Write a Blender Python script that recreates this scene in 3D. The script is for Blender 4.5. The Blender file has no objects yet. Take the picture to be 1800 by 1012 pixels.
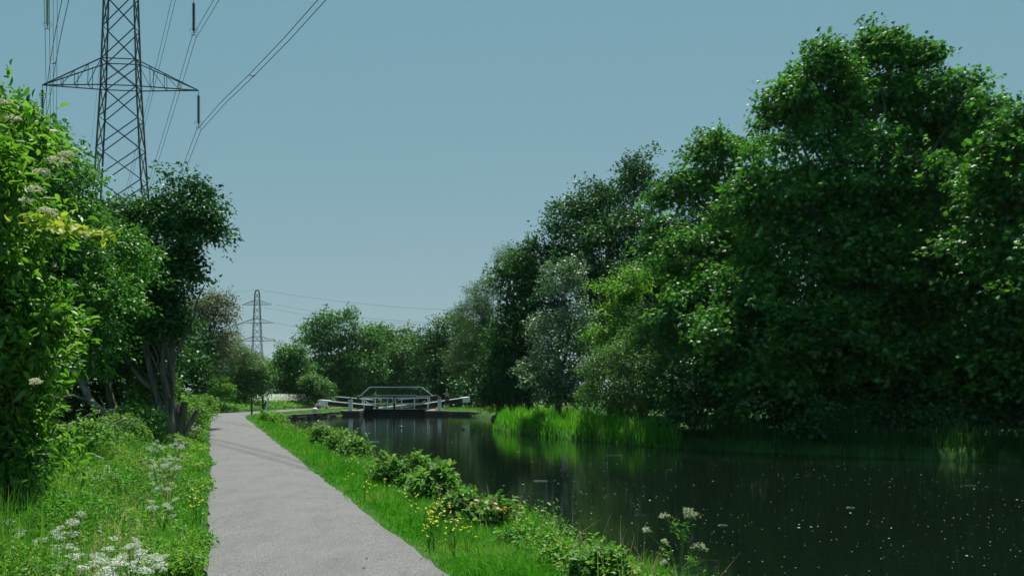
import bpy, bmesh, math
import numpy as np
from mathutils import Vector, Matrix

# ------------------------------------------------------------------ camera, sky, sun, exposure
sc = bpy.context.scene
COL = sc.collection
F, CX, HY, EYE = 1500.0, 900.0, 688.0, 1.6        # focal length and horizon row of an 1800-px wide frame, eye height
cam_d = bpy.data.cameras.new('camera'); cam = bpy.data.objects.new('camera', cam_d); COL.objects.link(cam)
cam_d.lens = 30.0; cam_d.sensor_width = 36.0; cam_d.shift_y = 182.0/1800.0
cam_d.clip_start = 0.1; cam_d.clip_end = 6000
cam.location = (0, 0, EYE); cam.rotation_euler = (math.pi/2, 0, 0)
sc.camera = cam
SUN_EL, SUN_AZ = math.radians(65), math.radians(6)      # azimuth clockwise from +Y (view direction)
world = bpy.data.worlds.new("World"); sc.world = world; world.use_nodes = True
wn, wl = world.node_tree.nodes, world.node_tree.links
wn.clear()
sky = wn.new('ShaderNodeTexSky'); sky.sky_type = 'NISHITA'; sky.sun_disc = False
sky.sun_elevation = SUN_EL; sky.sun_rotation = SUN_AZ
sky.air_density = 1.0; sky.dust_density = 0.3; sky.ozone_density = 1.6
hsv = wn.new('ShaderNodeHueSaturation'); hsv.inputs['Saturation'].default_value = 0.62
tint = wn.new('ShaderNodeMix'); tint.data_type = 'RGBA'; tint.blend_type = 'MULTIPLY'; tint.inputs[0].default_value = 1
tint.inputs[7].default_value = (0.77, 1.03, 1.00, 1)
bg = wn.new('ShaderNodeBackground'); bg.inputs['Strength'].default_value = 0.0595
wo = wn.new('ShaderNodeOutputWorld')
wl.new(sky.outputs[0], hsv.inputs['Color']); wl.new(hsv.outputs[0], tint.inputs[6])
sep_ = wn.new('ShaderNodeSeparateColor'); com_ = wn.new('ShaderNodeCombineColor'); wl.new(tint.outputs[2], sep_.inputs[0])
for i_, (p_, k_) in enumerate(((.81, .62), (.36, .523), (.27, .554))):      # film-like grade of the sky, channel by channel
    a_ = wn.new('ShaderNodeMath'); a_.operation = 'MULTIPLY'; a_.inputs[1].default_value = .085
    b_ = wn.new('ShaderNodeMath'); b_.operation = 'POWER'; b_.inputs[1].default_value = p_
    c_ = wn.new('ShaderNodeMath'); c_.operation = 'MULTIPLY'; c_.inputs[1].default_value = k_*10
    wl.new(sep_.outputs[i_], a_.inputs[0]); wl.new(a_.outputs[0], b_.inputs[0]); wl.new(b_.outputs[0], c_.inputs[0]); wl.new(c_.outputs[0], com_.inputs[i_])
wl.new(com_.outputs[0], bg.inputs['Color']); wl.new(bg.outputs[0], wo.inputs['Surface'])
sl = bpy.data.lights.new('sun', 'SUN'); sl.energy = 5.0; sl.angle = math.radians(0.5); sl.color = (1.0, 0.96, 0.87)
so = bpy.data.objects.new('sun', sl); COL.objects.link(so)
sdir = Vector((math.sin(SUN_AZ)*math.cos(SUN_EL), math.cos(SUN_AZ)*math.cos(SUN_EL), math.sin(SUN_EL)))
so.rotation_euler = sdir.to_track_quat('Z', 'Y').to_euler()
sc.view_settings.view_transform = 'Standard'; sc.view_settings.look = 'None'
sc.view_settings.gamma = 1; sc.view_settings.exposure = 0.70
cy = sc.cycles
cy.max_bounces = 5; cy.diffuse_bounces = 2; cy.glossy_bounces = 3; cy.transmission_bounces = 3; cy.transparent_max_bounces = 4
cy.caustics_reflective = False; cy.caustics_refractive = False

def P(px, py, D):
    return np.array([(px-CX)/F*D, D, EYE+(HY-py)/F*D])
def G(px, py, eye=EYE):                            # ground point seen at a pixel
    D = eye*F/(py-HY); return ((px-CX)/F*D, D)

# ------------------------------------------------------------------ materials
def new_mat(name):
    m = bpy.data.materials.new(name); m.use_nodes = True
    nt = m.node_tree; nt.nodes.clear()
    out = nt.nodes.new('ShaderNodeOutputMaterial')
    return m, nt.nodes, nt.links, out
def ramp(n, stops):
    r = n.new('ShaderNodeValToRGB')
    while len(r.color_ramp.elements) < len(stops): r.color_ramp.elements.new(0.5)
    for e, (p, c) in zip(r.color_ramp.elements, stops): e.position = p; e.color = (*c, 1)
    return r
def leaf_mat(name, c1, c2, trans=0.35, gloss=0.07, tcol=None, rough=0.45, nscale=0.6, c3=None):
    m, n, l, out = new_mat(name)
    at = n.new('ShaderNodeAttribute'); at.attribute_name = 'var'
    tc = n.new('ShaderNodeTexCoord'); nz = n.new('ShaderNodeTexNoise'); nz.inputs['Scale'].default_value = nscale; nz.inputs['Detail'].default_value = 2
    l.new(tc.outputs['Object'], nz.inputs['Vector'])
    ad = n.new('ShaderNodeMath'); ad.operation = 'MULTIPLY_ADD'; ad.inputs[1].default_value = 0.9; 
    sb = n.new('ShaderNodeMath'); sb.operation = 'MULTIPLY_ADD'; sb.inputs[1].default_value = 1.2; sb.inputs[2].default_value = -0.55
    l.new(nz.outputs['Fac'], sb.inputs[0]); l.new(at.outputs['Fac'], ad.inputs[0]); l.new(sb.outputs[0], ad.inputs[2])
    st = [(0.0, c1), (0.8, c2)] + ([(1.0, c3)] if c3 else [])
    r = ramp(n, st); l.new(ad.outputs[0], r.inputs[0])
    d = n.new('ShaderNodeBsdfDiffuse'); l.new(r.outputs[0], d.inputs['Color'])
    t = n.new('ShaderNodeBsdfTranslucent')
    mx = n.new('ShaderNodeMix'); mx.data_type = 'RGBA'; mx.blend_type = 'MULTIPLY'; mx.inputs[0].default_value = 1
    mx.inputs[7].default_value = (*(tcol or (1.5, 1.5, 0.7)), 1)
    l.new(r.outputs[0], mx.inputs[6]); l.new(mx.outputs[2], t.inputs['Color'])
    m1 = n.new('ShaderNodeMixShader'); m1.inputs[0].default_value = trans
    l.new(d.outputs[0], m1.inputs[1]); l.new(t.outputs[0], m1.inputs[2])
    g = n.new('ShaderNodeBsdfGlossy'); g.inputs['Roughness'].default_value = rough; g.inputs['Color'].default_value = (1, 1, 1, 1)
    m2 = n.new('ShaderNodeMixShader'); m2.inputs[0].default_value = gloss*.36
    l.new(m1.outputs[0], m2.inputs[1]); l.new(g.outputs[0], m2.inputs[2]); l.new(m2.outputs[0], out.inputs['Surface'])
    return m
def solid_mat(name, c1, c2=None, scale=8, rough=0.7, bump=0.0, metal=0.0, detail=4, stretch=None, spec=0.4):
    m, n, l, out = new_mat(name)
    b = n.new('ShaderNodeBsdfPrincipled'); b.inputs['Roughness'].default_value = rough; b.inputs['Metallic'].default_value = metal
    b.inputs['Specular IOR Level'].default_value = spec
    tc = n.new('ShaderNodeTexCoord'); mp = n.new('ShaderNodeMapping'); l.new(tc.outputs['Object'], mp.inputs[0])
    if stretch: mp.inputs['Scale'].default_value = stretch
    nz = n.new('ShaderNodeTexNoise'); nz.inputs['Scale'].default_value = scale; nz.inputs['Detail'].default_value = detail; nz.inputs['Roughness'].default_value = 0.65
    l.new(mp.outputs[0], nz.inputs['Vector'])
    r = ramp(n, [(0.3, c1), (0.7, c2 or c1)]); l.new(nz.outputs['Fac'], r.inputs[0]); l.new(r.outputs[0], b.inputs['Base Color'])
    if bump:
        bp = n.new('ShaderNodeBump'); bp.inputs['Strength'].default_value = bump; bp.inputs['Distance'].default_value = 0.03
        l.new(nz.outputs['Fac'], bp.inputs['Height']); l.new(bp.outputs[0], b.inputs['Normal'])
    l.new(b.outputs[0], out.inputs['Surface'])
    return m

M = {}
M['syc'] = leaf_mat('sycamore_leaves', (0.008, 0.060, 0.020), (0.085, 0.255, 0.026), .30, .07)  # shade painted in: dark end tinted shadow teal, bright end sunlit yellowish
M['syc_dark'] = leaf_mat('dark_leaves', (0.005, 0.036, 0.016), (0.046, 0.155, 0.028), .22, .07)  # darker sycamore copy for shaded trees, shadow teal in its dark end
M['ash'] = leaf_mat('ash_leaves', (0.010, 0.064, 0.022), (0.075, 0.220, 0.032), .28, .06)  # same shadow teal painted into the dark end
M['willow'] = leaf_mat('willow_leaves', (0.035, 0.095, 0.036), (0.125, 0.215, 0.080), .30, .07, tcol=(1.2, 1.3, .8))
M['silver'] = leaf_mat('silver_leaves', (0.030, 0.095, 0.040), (0.21, 0.32, 0.17), .26, .10, tcol=(1.1, 1.2, .8))
M['lime'] = leaf_mat('lime_leaves', (0.050, 0.172, 0.024), (0.150, 0.317, 0.040), .40, .05)
M['haw'] = leaf_mat('hawthorn_leaves', (0.022, 0.085, 0.024), (0.105, 0.245, 0.060), .28, .05, c3=(0.19, 0.28, 0.11))
M['blossom'] = leaf_mat('blossom_leaves', (0.050, 0.097, 0.040), (0.163, 0.193, 0.100), .25, .05, tcol=(1.1, 1.1, .9), c3=(0.425, 0.340, 0.260))
M['hedge'] = leaf_mat('hedge_leaves', (.014, .085, .014), (.085, .250, .028), .28, .08, nscale=1.0)
M['elder'] = leaf_mat('elder_leaves', (0.018, 0.100, 0.014), (0.125, 0.290, 0.030), .44, .07, nscale=1.5)
M['bramble'] = leaf_mat('bramble_leaves', (0.045, 0.150, 0.032), (0.150, 0.310, 0.065), .32, .03, nscale=3, c3=(0.22, 0.32, 0.09))
M['weeds'] = leaf_mat('weed_leaves', (0.033, 0.159, 0.018), (0.120, 0.300, 0.034), .38, .04, nscale=.9, c3=(0.26, 0.34, 0.10))
M['grass'] = leaf_mat('grass_blades', (0.027, 0.186, 0.012), (0.088, 0.300, 0.024), .38, .03, nscale=.8, c3=(0.21, 0.29, 0.09))
M['lawn'] = leaf_mat('lawn_blades', (0.075, 0.235, 0.024), (0.150, 0.331, 0.045), .36, .03, nscale=.6)
M['reed_shaded'] = leaf_mat('shaded_reed_blades', (.012, .055, .014), (.035, .11, .022), .3, .03)  # darker copy of the reed colour, tree shade painted into the blades
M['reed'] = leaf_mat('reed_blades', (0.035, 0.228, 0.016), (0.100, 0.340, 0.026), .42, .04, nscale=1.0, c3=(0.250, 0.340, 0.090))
M['plume'] = leaf_mat('reed_plumes', (0.325, 0.331, 0.180), (0.562, 0.340, 0.340), .25, .02)
M['litter'] = leaf_mat('dry_leaf_bits', (.03, .03, .02), (.16, .14, .08), .1, .02)
M['bronze'] = leaf_mat('young_bronze_leaves', (0.250, 0.166, 0.050), (0.375, 0.276, 0.080), .35, .08)
M['yellowleaf'] = leaf_mat('yellow_leaves', (.20, .32, .03), (.36, .42, .05), .38, .05)
M['white_petal'] = leaf_mat('white_petals', (.50, .56, .46), (.72, .76, .68), .25, .02, tcol=(1, 1, 1))
M['cream_petal'] = leaf_mat('cream_petals', (.42, .46, .26), (.62, .62, .42), .25, .02, tcol=(1, 1, 1))
M['yellow_petal'] = leaf_mat('yellow_petals', (.72, .60, .02), (.80, .70, .04), .25, .08, tcol=(1, 1, .8))
M['stem'] = leaf_mat('green_stems', (.04, .13, .03), (.08, .18, .05), .1, .05)
M['bark'] = solid_mat('grey_brown_bark', (.06, .055, .042), (.19, .17, .135), 6, .9, .8, stretch=(1, 1, .25))
M['bark_dark'] = solid_mat('dark_bark', (.025, .023, .018), (.06, .055, .04), 6, .9, .8, stretch=(1, 1, .25))
M['cutwood'] = solid_mat('sawn_wood', (.22, .18, .12), (.36, .31, .22), 20, .85)
M['twig'] = solid_mat('dry_twigs', (.14, .12, .10), (.26, .24, .21), 9, .9)
M['oldwood'] = solid_mat('weathered_post_wood', (.035, .03, .025), (.09, .075, .06), 12, .9, .5, stretch=(1, 1, .15))
M['white'] = solid_mat('white_paint', (.66, .68, .70), (.78, .80, .80), 5, .5)
M['whitedull'] = solid_mat('weathered_white_paint', (.50, .54, .56), (.66, .69, .70), 9, .6)
M['black'] = solid_mat('black_timber', (.010, .010, .010), (.028, .027, .024), 9, .75, .3)
M['gatewood'] = solid_mat('wet_gate_timber', (.008, .009, .007), (.035, .032, .024), 7, .8, .5)
M['iron'] = solid_mat('dark_iron', (.012, .013, .014), (.03, .03, .03), 15, .55, metal=.3)
M['steel'] = solid_mat('painted_tower_steel', (.030, .052, .054), (.055, .080, .080), 2, .65, metal=.2)
M['cable'] = solid_mat('aluminium_cable', (.025, .035, .04), None, 4, .6)
M['glassdisc'] = solid_mat('insulator_glaze', (.012, .02, .02), (.03, .04, .04), 4, .25)
M['glassdisc2'] = solid_mat('pale_insulator_glass', (.25, .33, .30), (.42, .5, .45), 4, .2)
M['stone'] = solid_mat('canal_stone', (.13, .12, .095), (.30, .28, .23), 3.5, .9, .8)
M['stonedark'] = solid_mat('wet_canal_stone', (.035, .035, .028), (.13, .12, .09), 3.0, .85, .9)
M['skin'] = solid_mat('skin', (.42, .26, .19), None)
M['navy'] = solid_mat('dark_navy_cloth', (.010, .014, .026), (.02, .025, .04), 8, .9)
M['shorts'] = solid_mat('blue_grey_cloth', (.03, .045, .08), None, 8, .9)
M['greyshirt'] = solid_mat('grey_cloth', (.14, .16, .18), (.2, .22, .24), 8, .9)
M['palecloth'] = solid_mat('pale_cloth', (.45, .42, .38), (.6, .57, .52), 8, .9)
M['blackcloth'] = solid_mat('black_cloth', (.01, .01, .012), None, 8, .9)
M['bluecloth'] = solid_mat('pale_blue_cloth', (.36, .42, .5), (.48, .54, .6), 8, .9)
M['hair'] = solid_mat('brown_hair', (.03, .02, .012), None)
M['blonde'] = solid_mat('pale_hair', (.35, .27, .15), None)
M['duckdark'] = solid_mat('dark_feathers', (.02, .02, .018), (.08, .07, .05), 30, .8)
M['duckpale'] = solid_mat('pale_feathers', (.35, .33, .3), (.55, .53, .5), 30, .8)
M['duckhead'] = solid_mat('green_black_feathers', (.006, .02, .012), None, 30, .4)
M['bill'] = solid_mat('yellow_bill', (.5, .38, .05), None)
M['debris'] = solid_mat('pale_floating_fluff', (.35, .37, .32), (.75, .75, .7), 3, .9)
M['pebble'] = solid_mat('pale_grit', (.25, .25, .24), (.5, .5, .48), 3, .9)

# path: fine gravelly asphalt
m, n, l, out = new_mat('gritty_path'); M['path'] = m
b = n.new('ShaderNodeBsdfPrincipled'); b.inputs['Roughness'].default_value = .92; b.inputs['Specular IOR Level'].default_value = .2
tc = n.new('ShaderNodeTexCoord')
n1 = n.new('ShaderNodeTexNoise'); n1.inputs['Scale'].default_value = 46; n1.inputs['Detail'].default_value = 6; n1.inputs['Roughness'].default_value = .9
n2 = n.new('ShaderNodeTexNoise'); n2.inputs['Scale'].default_value = 1.3; n2.inputs['Detail'].default_value = 9; n2.inputs['Roughness'].default_value = .72
mp = n.new('ShaderNodeMapping'); mp.inputs['Rotation'].default_value = (0, 0, math.radians(-19)); mp.inputs['Scale'].default_value = (1.5, .8, 1)
l.new(tc.outputs['Object'], n1.inputs['Vector']); l.new(tc.outputs['Object'], mp.inputs[0]); l.new(mp.outputs[0], n2.inputs['Vector'])
r1 = ramp(n, [(.34, (.044, .045, .046)), (.50, (.129, .131, .133)), (.66, (.26, .264, .268))]); l.new(n1.outputs['Fac'], r1.inputs[0])
r2 = ramp(n, [(.32, (.80, .80, .79)), (.5, (.96, .96, .95)), (.68, (1.06, 1.06, 1.05))]); l.new(n2.outputs['Fac'], r2.inputs[0])
mx = n.new('ShaderNodeMix'); mx.data_type = 'RGBA'; mx.blend_type = 'MULTIPLY'; mx.inputs[0].default_value = 1
l.new(r1.outputs[0], mx.inputs[6]); l.new(r2.outputs[0], mx.inputs[7]); l.new(mx.outputs[2], b.inputs['Base Color'])
bp = n.new('ShaderNodeBump'); bp.inputs['Strength'].default_value = .6; bp.inputs['Distance'].default_value = .01
l.new(n1.outputs['Fac'], bp.inputs['Height']); l.new(bp.outputs[0], b.inputs['Normal']); l.new(b.outputs[0], out.inputs['Surface'])

# ground: soil and low turf
m, n, l, out = new_mat('earth_and_turf'); M['ground'] = m
b = n.new('ShaderNodeBsdfPrincipled'); b.inputs['Roughness'].default_value = .95; b.inputs['Specular IOR Level'].default_value = .1
tc = n.new('ShaderNodeTexCoord')
n1 = n.new('ShaderNodeTexNoise'); n1.inputs['Scale'].default_value = 1.3; n1.inputs['Detail'].default_value = 8; n1.inputs['Roughness'].default_value = .75
l.new(tc.outputs['Object'], n1.inputs['Vector'])
r1 = ramp(n, [(.3, (.018, .040, .012)), (.5, (.035, .095, .018)), (.7, (.07, .13, .035))]); l.new(n1.outputs['Fac'], r1.inputs[0])
l.new(r1.outputs[0], b.inputs['Base Color'])
bp = n.new('ShaderNodeBump'); bp.inputs['Strength'].default_value = .8; bp.inputs['Distance'].default_value = .05
l.new(n1.outputs['Fac'], bp.inputs['Height']); l.new(bp.outputs[0], b.inputs['Normal']); l.new(b.outputs[0], out.inputs['Surface'])

# water: dark, reflective, tiny ripples
m, n, l, out = new_mat('still_canal_water'); M['water'] = m
b = n.new('ShaderNodeBsdfPrincipled'); b.inputs['Base Color'].default_value = (.003, .007, .004, 1)
b.inputs['Roughness'].default_value = .012; b.inputs['IOR'].default_value = 1.33
tc = n.new('ShaderNodeTexCoord'); mp = n.new('ShaderNodeMapping'); mp.inputs['Scale'].default_value = (1, 2.2, 1)
l.new(tc.outputs['Object'], mp.inputs[0])
n1 = n.new('ShaderNodeTexNoise'); n1.inputs['Scale'].default_value = 3.2; n1.inputs['Detail'].default_value = 3; n1.inputs['Roughness'].default_value = .55
l.new(mp.outputs[0], n1.inputs['Vector'])
bp = n.new('ShaderNodeBump'); bp.inputs['Strength'].default_value = .055; bp.inputs['Distance'].default_value = .05
l.new(n1.outputs['Fac'], bp.inputs['Height']); l.new(bp.outputs[0], b.inputs['Normal']); l.new(b.outputs[0], out.inputs['Surface'])

# ------------------------------------------------------------------ mesh helpers
def tag(o, label=None, cat=None, group=None, kind=None):
    if label: o['label'] = label
    if cat: o['category'] = cat
    if group: o['group'] = group
    if kind: o['kind'] = kind
    return o
def link(name, me, mat, parent=None, loc=None):
    o = bpy.data.objects.new(name, me); COL.objects.link(o)
    if mat: me.materials.append(mat)
    if parent: o.parent = parent
    if loc is not None: o.location = loc
    return o
def empty(name, loc, rz=0):
    o = bpy.data.objects.new(name, None); COL.objects.link(o); o.location = loc; o.rotation_euler = (0, 0, rz)
    o.empty_display_size = .2
    return o
def np_mesh(name, V, Q, var=None, smooth=False):
    """V (n,3) verts, Q (m,k) faces all of k corners"""
    me = bpy.data.meshes.new(name); V = np.asarray(V, np.float32); Q = np.asarray(Q, np.int32)
    me.vertices.add(len(V)); me.vertices.foreach_set('co', V.ravel())
    k = Q.shape[1]; me.loops.add(Q.size); me.loops.foreach_set('vertex_index', Q.ravel())
    me.polygons.add(len(Q)); me.polygons.foreach_set('loop_start', np.arange(0, Q.size, k, dtype=np.int32))
    me.update(calc_edges=True)
    if smooth: me.polygons.foreach_set('use_smooth', np.ones(len(Q), bool))
    if var is not None:
        a = me.attributes.new('var', 'FLOAT', 'FACE'); a.data.foreach_set('value', np.asarray(var, np.float32))
    return me
def norm(a): return a/np.maximum(np.linalg.norm(a, axis=-1, keepdims=True), 1e-9)

T_OVAL = (np.array([[0, 0, 0], [-.27, .35, .07], [0, .38, -.02], [.27, .35, .07], [-.2, .72, .03], [0, 1, -.12], [.2, .72, .03]], float),
          [[0, 2, 4, 1], [0, 3, 6, 2], [2, 6, 5, 4]])
T_LANCE = (T_OVAL[0]*np.array([.62, 1, 1.2]), T_OVAL[1])
T_KITE = (np.array([[0, 0, 0], [-.32, .45, .08], [0, 1, -.06], [.32, .45, .08]], float), [[0, 3, 2, 1]])
T_NARROW = (np.array([[0, 0, 0], [-.13, .4, .03], [0, 1, -.12], [.13, .4, .03]], float), [[0, 3, 2, 1]])
# five-lobed sycamore leaf out of four quads
T_PALM = (np.array([[0, 0, 0], [-.5, .18, -.04], [-.22, .42, .05], [-.42, .78, -.08], [0, .55, .02], [.42, .78, -.08], [.22, .42, .05], [.5, .18, -.04], [-.13, .62, .02], [0, 1.0, -.1], [.13, .62, .02]], float),
          [[0, 4, 2, 1], [0, 7, 6, 4], [2, 4, 8, 3], [4, 6, 5, 10], [4, 10, 9, 8]])
T_BLADE = (np.array([[-.5, 0, 0], [.5, 0, 0], [-.36, .5, .0], [.36, .5, 0], [-.06, 1, 0], [.06, 1, 0]], float), None)

def leaf_arrays(rng, Pn, N, size, tpl, dirs=None):
    """place the leaf template at every point; N = face normals, dirs = preferred growth direction"""
    tv, tf = tpl; n = len(Pn); N = norm(N)
    R = rng.normal(size=(n, 3)) if dirs is None else dirs
    U = norm(R - (R*N).sum(1, keepdims=True)*N); W = np.cross(U, N)
    s = np.broadcast_to(np.asarray(size, float), (n,))[:, None, None]
    V = Pn[:, None, :] + s*(tv[None, :, 0:1]*W[:, None, :] + tv[None, :, 1:2]*U[:, None, :] + tv[None, :, 2:3]*N[:, None, :])
    tf = np.array(tf); k = len(tv)
    Q = tf[None] + (np.arange(n)*k)[:, None, None]
    var = np.repeat(rng.random(n), len(tf))
    return V.reshape(-1, 3), Q.reshape(-1, tf.shape[1]), var

class MB:
    """collects shapes, builds ONE mesh"""
    def __init__(s): s.v = []; s.f = []
    def add(s, V, Fc):
        o = len(s.v); s.v += [tuple(map(float, p)) for p in V]; s.f += [tuple(i+o for i in f) for f in Fc]
    def box(s, c, size, rz=0, M4=None):
        x, y, z = [a/2 for a in size]; cs, sn = math.cos(rz), math.sin(rz)
        pts = []
        for sx, sy, sz in ((-1,-1,-1),(1,-1,-1),(1,1,-1),(-1,1,-1),(-1,-1,1),(1,-1,1),(1,1,1),(-1,1,1)):
            a, b_ = sx*x, sy*y; pts.append((c[0]+a*cs-b_*sn, c[1]+a*sn+b_*cs, c[2]+sz*z))
        s.add(pts, [(0,3,2,1),(4,5,6,7),(0,1,5,4),(1,2,6,5),(2,3,7,6),(3,0,4,7)])
    def bar(s, a, b_, w, h=None):
        a, b_ = Vector(a), Vector(b_); h = h or w; d = (b_-a).normalized()
        up = Vector((0,0,1)) if abs(d.z) < .95 else Vector((0,1,0))
        r = d.cross(up).normalized()*w/2; u = r.cross(d).normalized()*h/2
        pts = [a-r-u, a+r-u, a+r+u, a-r+u, b_-r-u, b_+r-u, b_+r+u, b_-r+u]
        s.add(pts, [(0,3,2,1),(4,5,6,7),(0,1,5,4),(1,2,6,5),(2,3,7,6),(3,0,4,7)])
    def tube(s, pts, rad, sides=6, cap=True):
        pts = [Vector(p) for p in pts]; n_ = len(pts)
        rad = [rad]*n_ if not hasattr(rad, '__len__') else rad
        V = []; ref = None
        for i, p in enumerate(pts):
            d = (pts[min(i+1, n_-1)]-pts[max(i-1, 0)]).normalized()
            if ref is None: ref = d.orthogonal().normalized()
            ref = (ref-d*ref.dot(d)).normalized(); q = d.cross(ref)
            for k in range(sides):
                a = 2*math.pi*k/sides; V.append(p+(ref*math.cos(a)+q*math.sin(a))*rad[i])
        Fc = [(i*sides+k, i*sides+(k+1) % sides, (i+1)*sides+(k+1) % sides, (i+1)*sides+k) for i in range(n_-1) for k in range(sides)]
        if cap: Fc += [tuple(range(sides))[::-1], tuple((n_-1)*sides+k for k in range(sides))]
        s.add(V, Fc)
    def lathe(s, c, prof, sides=12):
        V = [(c[0]+r*math.cos(2*math.pi*k/sides), c[1]+r*math.sin(2*math.pi*k/sides), c[2]+z) for r, z in prof for k in range(sides)]
        n_ = len(prof)
        Fc = [(i*sides+k, i*sides+(k+1) % sides, (i+1)*sides+(k+1) % sides, (i+1)*sides+k) for i in range(n_-1) for k in range(sides)]
        Fc += [tuple(range(sides))[::-1], tuple((n_-1)*sides+k for k in range(sides))]
        s.add(V, Fc)
    def build(s, name, mat, parent=None, smooth=False, bevel=0):
        me = bpy.data.meshes.new(name); me.from_pydata(s.v, [], s.f); me.update()
        if smooth:
            me.polygons.foreach_set('use_smooth', [True]*len(me.polygons))
        a = me.attributes.new('var', 'FLOAT', 'FACE'); a.data.foreach_set('value', np.random.default_rng(len(s.f)).random(len(me.polygons)).astype(np.float32))
        o = link(name, me, mat, parent)
        if bevel:
            bm_ = o.modifiers.new('bevel', 'BEVEL'); bm_.width = bevel; bm_.segments = 2; bm_.limit_method = 'ANGLE'
        return o
def copy_tree(o, parent=None):
    c = o.copy(); COL.objects.link(c)
    if parent: c.parent = parent
    for ch in list(o.children): copy_tree(ch, c)
    return c

# ------------------------------------------------------------------ plan of the place (x, distance)
PATH = [(4.3,-6),(2.15,0),(-.54,7.4),(-1.96,11.3),(-4.4,18.2),(-8.9,31),(-12.4,41),(-15.6,50),(-17.4,55.8),(-18.1,61),(-17.8,66.7),(-17.4,72.7),(-16.9,78),(-16.2,86),(-15.5,100),(-14,118),
        (-16,118),(-17.6,100),(-18.6,86),(-19.4,80),(-20.0,75),(-20.9,68),(-21.4,61),(-18,51),(-14.5,41),(-11,31),(-6.4,18.2),(-4.0,11.3),(-2.62,7.4),(0,0),(2.1,-6)]
CANAL = [(6.6,-7),(3.7,0),(1.75,4.5),(1.05,7),(.35,9),(-1.0,12.6),(-2.9,18),(-4.6,23),(-8.0,33),(-11.0,41),(-14.0,50),(-16.2,57),(-17.1,61),(-16.8,65),(-15.6,71),(-15.0,75.4),(-13.8,76.3),(-13.8,78),
         (-7.3,78),(-7.3,76.3),(-6.0,75.6),(-3.6,74.4),(-2.4,72),(-1.2,62),(-.4,54),(-.7,47),(.6,42.5),(3.2,37.2),(5.9,32.2),(9.5,29.0),(15.2,25.3),(22,22.5),(40,18),(60,14),(60,-7)]
LOCK = [(-13.9,77.0),(-7.2,77.0),(-7.2,116),(-13.9,116)]
def sdf(poly, X, Y):
    """signed distance to the polygon, negative inside"""
    X = np.asarray(X, float); Y = np.asarray(Y, float); shp = X.shape; X = X.ravel(); Y = Y.ravel()
    d = np.full(X.shape, 1e9); ins = np.zeros(X.shape, bool); n_ = len(poly)
    for i in range(n_):
        ax, ay = poly[i]; bx, by = poly[(i+1) % n_]
        ex, ey = bx-ax, by-ay; t = np.clip(((X-ax)*ex+(Y-ay)*ey)/(ex*ex+ey*ey), 0, 1)
        d = np.minimum(d, np.hypot(X-ax-t*ex, Y-ay-t*ey))
        c = ((ay > Y) != (by > Y)) & (X < (bx-ax)*(Y-ay)/(by-ay+1e-12)+ax); ins ^= c
    return np.where(ins, -d, d).reshape(shp)
WATER_Z = -0.5
def sstep(a, b_, x): t = np.clip((x-a)/(b_-a), 0, 1); return t*t*(3-2*t)
def wob(X, Y): return .55*np.sin(X*1.7+Y*.6)+.3*np.sin(X*.9-Y*2.3+1)+.25*np.sin(Y*4.1+X*3.3)
def ground_z(X, Y):
    X = np.asarray(X, float); Y = np.asarray(Y, float)
    z = -1.0*sstep(84, 118, Y)
    dc = sdf(CANAL, X, Y)+.07*wob(X*2, Y*2); dp = sdf(PATH, X, Y); dl = sdf(LOCK, X, Y)
    z = z + .05*wob(X*.7, Y*.7)*sstep(.2, 2.0, dp)*sstep(.3, 2, dc)
    z = z - .28*sstep(1.6, 0, dc)*sstep(60, 66, Y)*sstep(-10, -14, X)       # turf falls to the low stone wall
    z = z - .12*sstep(.7, 0, dc)
    z = z - 1.3*sstep(.0, -.7, dc)
    z = np.where(dl < .15, -4.0, z)
    z = z + .5*sstep(-9, -14, X+Y*.35)*sstep(2, 8, Y)*0
    return z

# ground sheet
def axis(parts):
    a = [np.arange(s, e, st) for s, e, st in parts]; return np.concatenate(a)
gx = axis([(-3000,-400,650),(-400,-80,40),(-80,-30,2.5),(-30,20,.28),(20,60,2),(60,400,40),(400,3001,650)])
gy = axis([(-400,-20,60),(-20,0,2),(0,45,.28),(45,90,.4),(90,130,1.2),(130,500,30),(500,4001,500)])
GX, GY = np.meshgrid(gx, gy); GZ = ground_z(GX, GY)
nx, ny = len(gx), len(gy)
I = (np.arange(ny-1)[:, None]*nx+np.arange(nx-1)[None]).ravel()
gm = np_mesh('ground', np.stack([GX.ravel(), GY.ravel(), GZ.ravel()], 1), np.stack([I, I+1, I+nx+1, I+nx], 1), smooth=True)
tag(link('ground', gm, M['ground']), kind='structure')

# path sheet: resampled edges with a slightly ragged border
half = len(PATH)//2+1
Rr, Ll = PATH[:16], PATH[16:][::-1]
def resample(pl, n_):
    pl = np.array(pl, float); L = np.r_[0, np.cumsum(np.hypot(*np.diff(pl, axis=0).T))]; t = np.linspace(0, 1, n_)**1.35*L[-1]
    return np.stack([np.interp(t, L, pl[:, 0]), np.interp(t, L, pl[:, 1])], 1)
def smoothline(p, k=9):
    q = p.copy()
    for _ in range(k): q[1:-1] = (q[:-2]+q[1:-1]*2+q[2:])/4
    return q
er, el = smoothline(resample(Rr, 420)), smoothline(resample(Ll, 420))
rg = np.random.default_rng(5)
def rag(k):
    a = rg.normal(size=k); b_ = np.convolve(a, np.ones(7)/7, 'same'); return a*.014+b_*.035
d_ = norm(er-el); er = er+d_*rag(420)[:, None]; el = el+d_*rag(420)[:, None]
rows = []
for t in np.linspace(0, 1, 7):
    q = el*(1-t)+er*t; rows.append(np.c_[q, np.zeros(len(q))+.03-.020*abs(2*t-1)**3])
Vp = np.stack(rows, 1); Vp[..., 2] += -1.0*sstep(84, 118, Vp[..., 1]) + .012
A = (np.arange(419)[:, None]*7+np.arange(6)[None]).ravel()
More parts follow.
